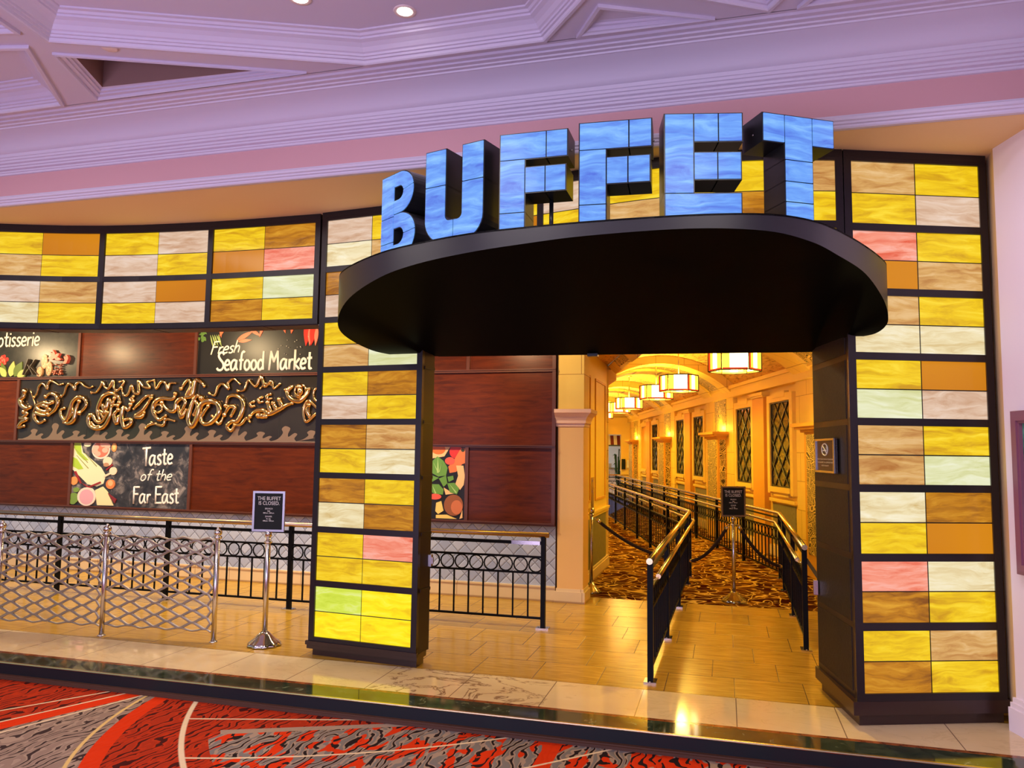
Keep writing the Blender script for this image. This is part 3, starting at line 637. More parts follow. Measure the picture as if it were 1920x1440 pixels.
GL['U'] = [rect(0,.142,.335,LH), rect(.255,.397,.335,LH),
           [(0,.335),(0,.13)] + arc(.15,.14,.15,.14,180,270)[1:] + [(.198,0),(.198,.13)] + arc(.172,.16,.03,.03,270,180) + [(.142,.335)],
           [(.397,.335),(.255,.335)] + arc(.225,.16,.03,.03,0,-90) + [(.198,.13),(.198,0),(.247,0)] + arc(.247,.14,.15,.14,-90,0)[1:]]
GL['B'] = [rect(0,.14,.275,LH), rect(0,.14,.115,.275), rect(0,.14,0,.115),
           [(.14,LH)] + arc(.20,.415,.15,.13,90,10) + arc(.19,.415,.05,.042,10,90) + [(.14,.457)],
           arc(.20,.415,.15,.13,10,-80) + [(.14,.285),(.14,.373)] + arc(.19,.415,.05,.042,-90,10),
           [(.14,.285)] + arc(.20,.145,.172,.14,84,5) + arc(.19,.145,.06,.05,5,90) + [(.14,.195)],
           arc(.20,.145,.172,.145,5,-90) + [(.14,0),(.14,.095)] + arc(.19,.145,.06,.05,-90,5)]
LET = [('B', (-2.07,4.338), (-1.75,4.13), 'B'), ('U', (-1.639,4.0), (-1.257,3.89), 'U'), ('F', (-1.153,3.856), (-.783,3.855), 'F'),
       ('F', (-.712,3.81), (-.339,3.83), 'F'), ('E', (-.276,3.80), (.1035,3.88), 'E'), ('T', (.20,3.893), (.552,4.095), 'T')]
LAB = ['blue glass letter B, first of the sign on the canopy', 'blue glass letter U with a deep black casing, between the B and an F', 'blue glass letter F standing next to the letter U',
       'blue glass letter F standing next to the letter E', 'blue glass letter E facing straight out on the canopy', 'blue glass letter T, last of the sign on the canopy']
for (ch, a, b, _), lab in zip(LET, LAB):
    A, Bq = Vector(a), Vector(b); ad = (Bq - A).normalized(); oq = Vector((ad.y, -ad.x))
    def P(x, y, c, A=A, ad=ad, oq=oq): q = A + ad*x + oq*c; return (q.x, q.y, 2.8045 + y)
    th = thing('sign_letter', lab, 'letter', (a[0], a[1], 2.8), UV, 'letters of the entrance sign')
    mb = MB()
    for pg in GL[ch]: mb.prism(inset(pg, -0.003), P, -0.19, -0.006)
    mb.build('casing', M['casing'], th)
    mb = MB()
    for pg in GL[ch]: mb.prism(inset(pg, 0.0035), P, -0.007, 0.0)
    mb.build('glass_face', BLUE, th)
    mb = MB()
    for zz in (.33, .2):
        if ch in 'FET':
            p = P(.375 if ch != 'T' else 0, .46, -.09); mb.ball(p, .006, 6); break
    if mb.v: mb.build('screw', M['chrome'], th)
    if ch == 'F' and a[0] < -1:
        mb = MB(); mb.tube([P(.25, 0, -.16), P(.25, .215, -.16)], .012, 8); mb.build('support_post', M['casing'], th)
# ================================================================== WALL OF BOARDS behind the shop front
mb = MB(); mb.box(-13, -1.83, 8.5, 8.62, 0, 3.62); struct(mb, 'wall_back', M['woodtrim'])
mb = MB(); mb.box(-13, -1.83, 8.488, 8.50, 0.165, 0.825); struct(mb, 'wall_tile', M['diamond'])
mb = MB(); mb.box(-13, -1.83, 8.475, 8.50, 0.0, 0.15); mb.box(-13, -1.83, 8.465, 8.50, 0.15, 0.168); struct(mb, 'baseboard_back', M['basestone'])
mb = MB(); mb.box(-13, 2.6, 5.95, 8.62, 3.62, 3.7); struct(mb, 'ceiling_passage', M['plinth'])
for z, h in ((.84, .017), (1.705, .016), (2.57, .018), (3.43, .018)):
    mb = MB(); mb.box(-13, -1.83, 8.435, 8.50, z-h, z+h); mb.box(-13, -1.83, 8.425, 8.45, z+h*.2, z+h*.9); struct(mb, 'trim_7', M['woodtrim'])
PB = lambda a, b, c: (a, 8.462 - c, b)
def vbar(u, z0, z1):
    mb = MB(); mb.box(u-.02, u+.02, 8.44, 8.50, z0, z1); struct(mb, 'trim_8', M['woodtrim'])
for u in (-10.3, -8.46, -6.60, -4.74, -2.875, -1.85): vbar(u, 2.588, 3.41)
for u in (-9.46, -4.74, -1.85): vbar(u, 1.72, 2.552)
for u in (-10.34, -8.48, -6.60, -4.74, -2.87, -1.85): vbar(u, .857, 1.689)
def board(name, label, cat, u0, u1, z0, z1, m, group=None):
    t = thing(name, label, cat, ((u0+u1)/2, 8.47, z0), UV, group)
    mb = MB(); mb.box(u0+.02, u1-.02, 8.462, 8.486, z0+.018, z1-.018); mb.build('panel', m, t)
    return t
WP = 'mahogany panels on the back wall'
for lab, a, b, c, d in (
  ('red-brown wood panel in the top row between the two chalkboard food signs', -8.46, -6.60, 2.57, 3.43),
  ('red-brown wood panel beside the left end of the gold relief', -11.3, -9.46, 1.705, 2.57),
  ('red-brown wood panel under the relief, before the bok choy sign', -10.34, -8.48, .84, 1.705),
  ('red-brown wood panel with a purple sheen, behind the first closed-sign stand', -6.60, -4.74, .84, 1.705),
  ('wide red-brown wood panel seen through the doorway above the basil picture', -4.74, -1.85, 1.705, 2.57),
  ('dark wood panel right of the basil picture, above the rail end', -2.87, -1.85, .84, 1.705),
  ('narrow strip of wood panel under the canopy, next to the stone column', -2.875, -1.85, 2.57, 3.43),
  ('short strip of wood panel under the canopy, beside the pillar edge', -4.74, -2.875, 2.57, 3.43)):
    board('wood_panel', lab, 'panel', a, b, c, d, M['wood'], WP)
# hand-lettered words as brush strokes
GLY = {
 'S': (.46, [[(.40,.84),(.30,.97),(.13,.94),(.07,.78),(.18,.60),(.35,.42),(.40,.22),(.29,.04),(.10,.03),(.0,.14)]], 1),
 'e': (.38, [[(.03,.27),(.28,.32),(.29,.47),(.17,.56),(.05,.42),(.03,.18),(.14,.02),(.32,.08)]], 1),
 'a': (.50, [[(.33,.50),(.2,.55),(.06,.42),(.03,.16),(.13,.0),(.27,.14),(.34,.42)], [(.36,.56),(.35,.18),(.45,.0)]], 1),
 'f': (.34, [[(.34,.93),(.25,1.0),(.16,.85),(.14,.4),(.14,.0)], [(.02,.53),(.30,.55)]], 1),
 'o': (.41, [[(.18,.55),(.05,.40),(.05,.13),(.18,.0),(.32,.14),(.32,.40),(.19,.55)]], 1),
 'd': (.44, [[(.32,.42),(.18,.54),(.05,.38),(.05,.12),(.17,.0),(.32,.16)], [(.33,1.0),(.33,.3),(.36,.0)]], 1),
 'M': (.66, [[(.02,.0),(.08,.96),(.28,.42),(.48,.96),(.55,.0)]], 0),
 'r': (.32, [[(.05,.55),(.06,.0)], [(.06,.34),(.15,.50),(.28,.50)]], 1),
 'k': (.38, [[(.04,1.0),(.05,.0)], [(.30,.55),(.07,.26),(.33,.0)]], 0),
 't': (.34, [[(.14,.88),(.14,.2),(.19,.02),(.30,.06)], [(.0,.56),(.29,.58)]], 1),
 'T': (.44, [[(.0,.97),(.48,.99)], [(.24,.97),(.24,.0)]], 0),
 's': (.33, [[(.27,.48),(.17,.55),(.06,.47),(.09,.34),(.23,.22),(.25,.08),(.14,.0),(.02,.07)]], 1),
 'h': (.40, [[(.04,1.0),(.04,.0)], [(.05,.35),(.18,.54),(.3,.42),(.31,.0)]], 1),
 'F': (.44, [[(.04,.0),(.04,.97),(.40,.98)], [(.04,.55),(.32,.56)]], 0),
 'E': (.48, [[(.42,.98),(.04,.97),(.04,.02),(.44,.02)], [(.04,.52),(.36,.53)]], 0),
 'R': (.46, [[(.04,.0),(.04,.97),(.28,.94),(.38,.76),(.28,.55),(.06,.5)], [(.15,.5),(.42,.0)]], 0),
 'i': (.15, [[(.05,.55),(.05,.0)], [(.05,.76),(.05,.80)]], 0),
 ' ': (.26, [], 0)}
def brush(mb, txt, u, z, h, width, weight=.07, slant=0.0, rise=0.0, mi=0):
    """write txt so that it starts at (u, z) with capitals h tall and is width long"""
    tot = sum(GLY[c][0] for c in txt); sx = width / tot; x = 0.0
    for ch in txt:
        wd, strokes, sm = GLY[ch]
        for st in strokes:
            q = [Vector((a, b)) for a, b in st]
            if sm and len(q) > 2: q = catmull(q, 4)
            q = [PB(u + (x + p.x)*sx + slant*p.y*h, z + p.y*h + rise*(x + p.x)*sx, .004) for p in q]
            for part in ([q] if sm else list(zip(q[:-1], q[1:]))):       # angular letters: one brush mark per stroke
                if not sm: e_ = (Vector(part[1]) - Vector(part[0])).normalized()*weight*h*.5; part = [Vector(part[0]) - e_, Vector(part[1]) + e_]
                mb.tube(part, weight*h, 8, flat=((0, 1, 0), .3), mi=mi)
        x += wd
def ell(cx, cy, rx, ry, n=20, rot=0.0):
    c, s = math.cos(R_(rot)), math.sin(R_(rot))
    return [(cx + rx*math.cos(2*math.pi*i/n)*c - ry*math.sin(2*math.pi*i/n)*s, cy + rx*math.cos(2*math.pi*i/n)*s + ry*math.sin(2*math.pi*i/n)*c) for i in range(n)]
class Print:
    """a printed picture: flat coloured outlines, later ones on top"""
    def __init__(s): s.mb = MB(); s.mats = []; s.k = 0
    def add(s, poly, name, col):
        m = mat('print_' + name, rgb(*col), 0.4)
        if m not in s.mats: s.mats.append(m)
        s.k += 1; s.mb.prism(poly, PB, 0.0, 0.0006 + 0.0004*s.k, s.mats.index(m))
    def build(s, parent): return s.mb.build('food_picture', s.mats, parent)
def leaf(cx, cy, L, wd, rot, n=10):
    c, s_ = math.cos(R_(rot)), math.sin(R_(rot)); pts = []
    for i in range(n+1): t = i/n; pts.append((t*L, wd*math.sin(math.pi*t**.8)))
    for i in range(n-1, 0, -1): t = i/n; pts.append((t*L, -wd*math.sin(math.pi*t**.8)))
    return [(cx + a*c - b*s_, cy + a*s_ + b*c) for a, b in pts]
# chalkboard with the rotisserie lettering
t = board('food_sign', 'black chalkboard sign reading Rotisserie with red flowers and leaves along its foot', 'sign', -10.3, -8.46, 2.57, 3.43, M['chalk'])
mb = MB(); brush(mb, 'Rotisserie', -10.02, 3.03, .225, .87, .060, .05); mb.build('lettering', M['white'], t)
pp = Print(); rnd = random.Random(3)
for i in range(16): a = rnd.uniform(0, 6.28); r = rnd.uniform(0, .07); pp.add(ell(-9.77 + r*math.cos(a), 2.84 + r*1.2*math.sin(a), .03, .03, 10), 'tomato_red', (210, 48, 40))
for i in range(14): a = rnd.uniform(0, 6.28); r = rnd.uniform(0, .06); pp.add(ell(-9.77 + r*math.cos(a), 2.84 + r*1.2*math.sin(a), .014, .014, 8), 'salmon', (240, 110, 90))
for x, y, L, wd, ro, c in ((-9.72,2.60,.22,.05,110,0),(-9.62,2.60,.22,.06,80,1),(-9.55,2.60,.24,.07,60,0),(-9.70,2.6,.18,.05,130,1),(-9.45,2.6,.16,.06,40,0),(-9.5,2.6,.2,.05,25,1)):
    pp.add(leaf(x, y, L, wd, ro), ('leaf_green', 'leaf_pale')[c], ((96,116,44), (186,190,104))[c])
for cx, cy, ry in ((-9.04,2.80,.10),(-8.95,2.70,.10),(-9.1,2.66,.07)):
    pp.add(ell(cx, cy, .05, ry, 16), 'grain_tan', (190, 140, 92))
    for i in range(14): pp.add(ell(cx + rnd.uniform(-.035,.035), cy + rnd.uniform(-.8,.8)*ry, .008, .011, 6), 'grain_light', (240, 206, 160))
for i in range(26): pp.add(ell(-8.80 + rnd.uniform(-.09,.09), 2.68 + rnd.uniform(-.08,.08), .010, .010, 6), 'peppercorn', (176, 96, 70))
for i in range(9): pp.add(leaf(-8.84, 2.84, rnd.uniform(.06,.13), .022, rnd.uniform(-20, 200)), 'salmon', (240, 110, 90))
for i in range(4): pp.add(leaf(-8.62, 2.80, rnd.uniform(.05,.11), .02, rnd.uniform(40, 220)), 'salmon', (240, 110, 90))
for x0, x1, z1 in ((-9.38,-9.3,2.84),(-9.2,-9.3,2.76),(-9.34,-9.18,2.83),(-9.12,-9.26,2.74)): pp.add([(x0,2.62),(x0+.012,2.62),(x1+.012,z1),(x1,z1)], 'dark_stem', (74, 64, 54))
pp.build(t)
# seafood market
t = board('food_sign', 'black chalkboard sign reading Fresh Seafood Market with crab claws at the top', 'sign', -6.60, -4.74, 2.57, 3.43, M['chalk'])
mb = MB(); brush(mb, 'Fresh', -6.385, 2.845, .165, .43, .062, .30, .04); brush(mb, 'Seafood Market', -6.28, 2.632, .24, 1.37, .066, .03); mb.build('lettering', M['white'], t)
pp = Print(); pp.add(rect(-6.575, -4.765, 2.60, 3.405), 'board_black', (20,18,16))
for i in range(9): pp.add(leaf(-6.5 + rnd.uniform(-.05,.06), 3.20 - i*.02, rnd.uniform(.05,.1), .022, rnd.uniform(180, 340)), 'herb_green', (88,124,54))
for i in range(5): pp.add(leaf(-6.40 + i*.03, 3.10, rnd.uniform(.14,.22), .010, rnd.uniform(285, 310)), 'chive_green', (150,170,96))
for x, z, L, wd, ro in ((-6.25,3.22,.16,.022,275),(-6.2,3.18,.12,.02,240),(-6.0,3.02,.26,.03,25),(-5.98,3.0,.20,.022,5),(-5.82,3.16,.2,.022,330),(-5.62,3.2,.16,.02,250),(-5.35,3.22,.14,.02,290),(-5.2,3.2,.12,.02,260)):
    pp.add(leaf(x, z, L, wd, ro), 'shrimp_orange', (224,110,70))
for x, ro in ((-4.98, 285), (-4.88, 280)):
    pp.add(leaf(x, 3.26, .34, .05, ro-20), 'claw_red', (206,44,30)); pp.add(leaf(x+.02, 3.16, .24, .025, ro-14), 'claw_light', (238,120,96))
for i in range(14): pp.add(ell(rnd.uniform(-5.5,-4.9), rnd.uniform(2.8,3.05), .004, .005, 6), 'salt', (190,186,176))
pp.build(t)
# taste of the far east
t = board('food_sign', 'slate sign reading Taste of the Far East with a bok choy printed beside the words', 'sign', -8.48, -6.60, .84, 1.705, M['slate'])
mb = MB(); brush(mb, 'Taste', -7.345, 1.40, .23, .475, .062, 0.0, .06); brush(mb, 'of the', -7.37, 1.205, .145, .49, .062, .28, .03); brush(mb, 'Far East', -7.46, .91, .215, .71, .062, 0.0, .03); mb.build('lettering', M['white'], t)
pp = Print()
XA = lambda x, y: (-8.50 + (x - 142)/(1785 - 142)*1.90, 1.70 - (y - 75)/(960 - 75)*.85 + (x - 142)/1643*.02)
def ph(pts, name, col): pp.add([XA(*p) for p in pts], name, col)
def pe(x, y, rx, ry, name, col, rot=0): cx, cy = XA(x, y); pp.add(ell(cx, cy, rx*1.9/1643, ry*.85/885, 20, rot), name, col)
ph([(170,90),(270,80),(310,220),(440,320),(580,430),(650,540),(620,650),(530,690),(400,660),(290,560),(165,450)], 'bok_choy_white', (240,226,178))
ph([(180,85),(270,85),(290,230),(400,330),(330,330),(230,240),(180,160)], 'bok_choy_green', (172,200,60))
ph([(168,280),(230,310),(330,450),(260,460),(168,410)], 'bok_choy_green', (172,200,60))
for a in ((200,180),(215,260),(330,230)): ph([a, (a[0]+8,a[1]-2), (a[0]+190,a[1]+180), (a[0]+180,a[1]+186)], 'bok_choy_shadow', (150,150,80))
pe(560,185,128,128,'bowl_rim',(240,214,190)); pe(560,180,112,108,'bowl_inside',(226,120,92))
for x, y in ((490,150),(620,190),(520,240),(590,110),(480,200),(650,130)): pe(x,y,42,36,'bowl_shrimp',(248,178,150))
pe(370,110,50,34,'bok_choy_white',(240,226,178)); pe(745,150,36,62,'egg_orange',(236,150,80)); pe(745,140,22,44,'egg_light',(250,200,120))
pe(665,345,64,62,'mushroom_cap',(244,216,176)); pe(650,390,40,28,'mushroom_dark',(190,140,100)); pe(750,475,52,54,'mushroom_cap',(244,216,176)); ph([(640,560),(620,540),(720,490),(735,510)], 'mushroom_cap', (244,216,176))
ph([(730,380),(745,395),(660,470),(650,455)], 'chilli', (150,40,40)); ph([(200,490),(230,480),(320,650),(300,650)], 'chilli', (150,40,40)); ph([(330,650),(420,690),(580,620),(590,640),(420,715)], 'chilli', (150,40,40))
pe(212,615,52,58,'egg_orange',(236,150,80)); pe(725,655,62,66,'dumpling',(222,130,70)); pe(725,640,36,40,'dumpling_light',(246,180,120))
for x, y, r in ((222,830,60),(250,740,42),(212,900,50),(240,880,46)): pe(x,y,r,r*.8,'broccoli',(120,150,64))
pe(405,830,130,128,'bowl_rim',(240,214,190)); pe(405,835,100,104,'bowl_pink',(224,164,170))
ph([(520,740),(620,690),(690,760),(780,945),(560,945)], 'tofu', (246,222,166)); ph([(700,780),(820,860),(800,915)], 'onion', (130,40,44))
pp.build(t)
# tomato and basil picture
t = board('food_sign', 'printed picture of basil and tomatoes seen through the doorway beside the left pillar', 'sign', -4.74, -2.87, .84, 1.705, M['chalk'])
pp = Print(); pp.add(rect(-4.7, -2.895, .862, 1.683), 'board_black', (20,18,16))
XB = lambda x, y: (-3.33 + (x - 45)/(550 - 45)*.44, 1.69 - (y - 150)/(1280 - 150)*.83)
XA = XB
def pe(x, y, rx, ry, name, col, rot=0): cx, cy = XB(x, y); pp.add(ell(cx, cy, rx*.44/505, ry*.83/1130, 20, rot), name, col)
pp.add(rect(-3.9, -3.38, .87, 1.68), 'salami', (196,96,70)); 
for x, y in ((-3.7,1.5),(-3.55,1.2),(-3.75,1.0)): pp.add(ell(x, y, .12, .12), 'tomato_red', (210,48,40))
ph([(45,150),(330,150),(250,300),(45,340)], 'bread', (240,190,130)); pe(165,190,100,80,'tomato_orange',(226,110,40)); pe(410,220,90,110,'tomato_red',(210,48,40))
ph([(480,170),(550,170),(545,400),(500,420),(420,540),(330,560),(310,460),(400,330)], 'pepper_orange', (230,120,64)); pe(510,200,26,26,'stem_dark',(60,60,30))
ph([(420,440),(520,440),(545,600),(530,740),(480,820),(410,740),(450,600)], 'bread', (240,190,130)); pe(330,370,70,60,'tomato_light',(236,90,70))
ph([(250,790),(360,860),(400,880),(280,900)], 'bread', (240,190,130))
for a in ([(70,560),(60,400),(150,300),(240,370),(300,480),(280,600),(170,620)], [(50,590),(180,640),(60,720)], [(60,740),(180,740),(250,820),(240,900),(120,890),(55,850)], [(180,650),(280,600),(300,720),(250,780)], [(300,620),(380,600),(390,660),(320,700)], [(300,720),(400,710),(470,800),(440,890),(340,860)]): ph(a, 'basil', (104,150,60))
for a in ([(160,310),(180,560),(150,560)], [(90,760),(150,880),(130,890)], [(330,730),(440,860),(420,870)], [(100,400),(160,520),(150,530)], [(220,400),(180,540),(190,550)]): ph(a, 'basil_vein', (176,204,120))
pe(130,935,90,46,'tomato_light',(236,90,70)); ph([(150,1030),(220,1000),(255,1150),(180,1205),(140,1160)], 'cheese', (246,206,110)); ph([(150,1220),(300,1210),(440,1270),(150,1270)], 'cheese', (246,206,110))
pe(395,1060,135,165,'board_brown',(150,84,44)); pe(440,1090,80,110,'board_light',(206,112,64)); ph([(520,1130),(525,1250),(480,1270)], 'bread', (240,190,130))
pp.build(t)
# ------------------------------------------------------------------ gold relief
rel = thing('relief_mural', 'long dark tiled mural with swirling polished gold relief over bronze waves', 'mural', (-7.1, 8.47, 1.71))
mb = MB(); mb.box(-9.44, -4.76, 8.462, 8.486, 1.723, 2.552)
for i in range(1, 8): u = -9.44 + i*.585; mb.box(u-.003, u+.003, 8.4605, 8.463, 1.725, 2.55, 1)
mb.build('panel', [M['mural'], M['lead']], rel)
ZX = lambda x, y: (-9.42 + (x - 230)/(3712 - 230)*4.66, 2.55 - (y - 705)/(1400 - 705)*.82)
def zx(x, y): # crop coordinates along the mural: the slope of the picture rows is taken out
    return ZX(x, y + (x - 230)/3482*26)
def swirl(pts, r, closed=False):
    q = catmull([zx(*p) for p in pts], 5, closed); k = len(q)
    rs = [r*(.62 + .55*math.sin(math.pi*min(1, max(0, i/(k-1)))) ) if not closed else r for i in range(k)]
    if not closed: rs[0] = r*1.05; rs[-1] = r*.8
    mb = MB(); mb.tube([PB(p.x, p.y, .018 + .3*r) for p in q], rs, 8, closed)
    if not closed: mb.ball(PB(q[0].x, q[0].y, .018 + .3*r), rs[0]*1.15, 8); mb.ball(PB(q[-1].x, q[-1].y, .018 + .3*r), rs[-1]*1.1, 8)
    mb.build('gold_ornament', M['gold'], rel)
S1, S2, S3 = .028, .019, .036
for pts, r in (
 ([(300,840),(290,900),(255,940),(275,1000),(340,1040),(385,1025)], S3), ([(300,1080),(350,1095),(300,1140),(262,1150),(350,1165),(285,1200),(245,1262),(320,1245)], S1), ([(370,840),(410,930),(440,1010),(415,1080)], .010),
 ([(425,905),(455,860),(475,780),(520,748),(565,785),(582,812),(588,760),(620,718),(680,740),(730,765),(780,752)], S2), ([(770,895),(800,870),(822,790),(860,752),(910,785),(933,820),(942,762),(990,738),(1050,780),(1110,800),(1150,785)], S2),
 ([(575,900),(630,865),(700,885),(735,960),(705,1050),(630,1110)], S1), ([(670,965),(625,985),(560,970),(470,1010),(500,1055),(590,1075),(640,1050)], S1), ([(600,1020),(560,1005),(510,1000)], S1), ([(620,1110),(540,1115),(455,1090),(450,1150),(510,1205),(580,1175)], S1),
 ([(1010,1090),(1085,1010),(1065,930),(990,905),(920,960),(890,1060),(850,1180),(790,1130),(772,1060),(820,1035)], S1), ([(1000,955),(965,1050),(945,1170),(880,1210),(820,1195)], S1), ([(910,1020),(920,1090),(860,1175)], S2),
 ([(1490,970),(1470,900),(1380,862),(1290,900),(1240,1000),(1230,1080),(1262,1160)], S1), ([(1430,920),(1400,990),(1360,930),(1335,1040),(1285,990),(1325,1085),(1250,1060),(1300,1130)], S1), ([(1470,1000),(1400,1010),(1380,1130),(1320,1240),(1220,1265),(1140,1220),(1130,1130),(1172,1110),(1220,1180),(1290,1185),(1355,1080)], S1), ([(1170,1200),(1210,1240),(1260,1235)], S2),
 ([(1140,855),(1200,850),(1250,780),(1270,732),(1300,790),(1350,808),(1398,715),(1405,790),(1450,830),(1500,790),(1530,725),(1475,735)], S2), ([(1500,800),(1530,880),(1580,880),(1622,775),(1650,850),(1710,860),(1700,720),(1760,790),(1840,800),(1800,742),(1880,720)], S2),
 ([(1650,900),(1612,940),(1660,955),(1640,925)], S2), ([(1480,1050),(1435,1110),(1470,1205),(1490,1130),(1530,1120)], S1), ([(1625,990),(1600,1055),(1545,1020),(1525,1120),(1560,1240),(1630,1215),(1640,1155),(1570,1160)], S1), ([(1868,890),(1800,900),(1700,1000),(1660,1040)], S2), ([(1860,915),(1780,1050),(1690,1120),(1760,1130),(1790,1080)], S1),
 ([(1880,720),(1910,815),(1968,735),(2020,755),(2045,825),(2070,755),(2130,752)], S2), ([(2200,812),(2280,715),(2312,790),(2270,895),(2330,885),(2360,725),(2420,742),(2460,785)], S1),
 ([(2520,865),(2580,888),(2612,800),(2660,762),(2732,820),(2722,755),(2780,708),(2850,765)], S2), ([(2830,840),(2900,830),(2940,725),(2990,770),(3030,788),(3080,685),(3120,795),(3190,735),(3215,815),(3280,765)], S2), ([(3070,815),(3130,760),(3200,790)], .012),
 ([(2140,870),(2110,928),(1980,922),(1900,980),(1898,1080),(1970,1158),(2040,1112)], S1), ([(1990,970),(2060,1048),(2140,1060),(2160,965),(2220,920),(2258,970),(2210,1075)], S1), ([(2180,1020),(2220,1130),(2270,1045)], S1),
 ([(2440,920),(2385,892),(2332,1000),(2300,1150),(2350,1228),(2402,1130),(2440,995),(2520,952),(2620,980),(2640,1080),(2570,1175),(2482,1198),(2442,1132),(2520,1005)], S3), ([(2560,1110),(2640,1198),(2682,1130)], S2), ([(2350,930),(2400,1000),(2360,1100)], S1),
 ([(2710,1000),(2732,910),(2800,887),(2880,932),(2900,1030),(2850,1158),(2780,1172),(2732,1230),(2780,1268),(2812,1205)], S1), ([(2700,1100),(2750,1012),(2810,1022),(2772,1110)], S1), ([(2812,1205),(2880,1198),(2940,1132),(2978,1170)], S2),
 ([(3010,955),(2972,972),(2982,1008),(3020,1002)], S2), ([(3095,910),(3057,927),(3067,963),(3105,957)], S2), ([(3185,875),(3147,892),(3157,928),(3195,922)], S2),
 ([(2980,1112),(3030,1060),(3120,1047),(3180,1088),(3280,1042),(3360,992),(3420,972)], S1), ([(3160,965),(3200,1078)], S1), ([(3220,972),(3262,1052)], S1), ([(3280,932),(3322,1022)], S1), ([(3070,1105),(3150,1112)], S3),
 ([(3350,830),(3410,792),(3362,860),(3410,930),(3500,950),(3570,872),(3585,822)], S1), ([(1880,1190),(2010,1222),(2040,1152),(2140,1168)], S2), ([(1810,1250),(1860,1210),(1930,1200)], S2), ([(3490,800),(3500,850),(3480,890)], S3), ([(3590,990),(3580,1050),(3600,1110)], S1)):
    swirl(pts, r)
for c, rx, ry in (((1945,1035),46,44), ((3495,845),58,70), ((3680,880),50,70)): swirl([(c[0]+rx*math.cos(6.283*i/8), c[1]+ry*math.sin(6.283*i/8)) for i in range(8)], .016, True)
swirl([(3580,945),(3535,1040),(3565,1165),(3655,1090),(3700,1060),(3650,1000)], .020, True)
for i in range(13):   # bronze waves along the foot
    u0 = -9.36 + i*.355; h = (.14, .22, .12, .19)[i % 4]
    pts = catmull([(0,0),(.10,.03),(.17,h*.55),(.15,h*.8),(.20,h),(.27,h*.85),(.24,h*.5),(.25,h*.3),(.33,h*.55),(.37,h*.45),(.33,h*.2),(.36,0)], 3)
    q = [(u0 + p.x, 1.735 + max(0, p.y)) for p in pts if u0 + p.x < -4.80]
    if len(q) > 3:
        mb = MB(); mb.prism(q, PB, 0, .003); mb.build('wave_inlay', M['wave'], rel)
mb = MB(); mb.box(-9.42, -4.78, 8.4585, 8.463, 1.724, 1.738); mb.build('wave_border', M['wave'], rel)

# ================================================================== STONE COLUMN at the corridor mouth
cl = thing('stone_column', 'pink-lit cream square column with a moulded capital at the corridor mouth', 'column', (-1.665, 8.6, 0))
mb = MB(); mb.box(-1.835, -1.495, 8.46, 8.83, 0, .12); mb.box(-1.82, -1.51, 8.475, 8.82, .12, .15); mb.build('base', M['basestone'], cl)
mb = MB(); mb.box(-1.81, -1.52, 8.485, 8.82, .15, 1.95); mb.build('shaft', mat('pink_cream_paint', rgb(236,186,112), .55), cl)
CR = [(0,1.93),(.012,1.935),(.012,1.965),(.03,1.97),(.03,2.0),(.036,2.01),(.05,2.04),(.085,2.075),(.10,2.085),(.10,2.125),(0,2.13)]
mb = MB(); mb.sweep([(-1.835,8.485),(-1.52,8.485),(-1.52,8.82)], [(o, z) for o, z in CR]); mb.build('capital', mat('rose_plaster', rgb(232,190,164), .6), cl, fix=False)
mb = MB(); mb.box(-1.815, -1.515, 8.48, 8.82, 2.10, 3.62); mb.build('upper_block', M['stone'], cl)
# ================================================================== RAILINGS
def inst(mesh, name, root, loc, rz, kind=None):
    o = bpy.data.objects.new(name, mesh); COL.objects.link(o); o.parent = root
    o.location = Vector(loc) - BASE[root.name][0]; o.rotation_euler = (0, 0, rz); BASE[o.name] = BASE[root.name]
    return o
def mesh_of(mb, mats):
    o = mb.build('proto', mats, None, XY); me = o.data; bpy.data.objects.remove(o); return me
def ring_pts(n=16, r=.067): return [(r*math.cos(2*math.pi*i/n), 0, r*math.sin(2*math.pi*i/n)) for i in range(n)]
mb = MB(); mb.tube(ring_pts(), .0075, 6, True); RING = mesh_of(mb, M['black']); RING.name = 'ring'
mb = MB(); mb.box(-.007, .007, -.007, .007, .09, .506); PICK = mesh_of(mb, M['black']); PICK.name = 'picket'
mb = MB(); mb.box(-.021, .021, -.021, .021, .008, .845); POST = mesh_of(mb, M['black']); POST.name = 'post'
mb = MB(); mb.box(-.06, .06, -.045, .045, 0, .009)
for sx in (-1, 1): mb.lathe([(.008, .009), (.006, .014)], (sx*.045, 0, 0), 8)
PLATE = mesh_of(mb, M['chrome']); PLATE.name = 'foot_plate'
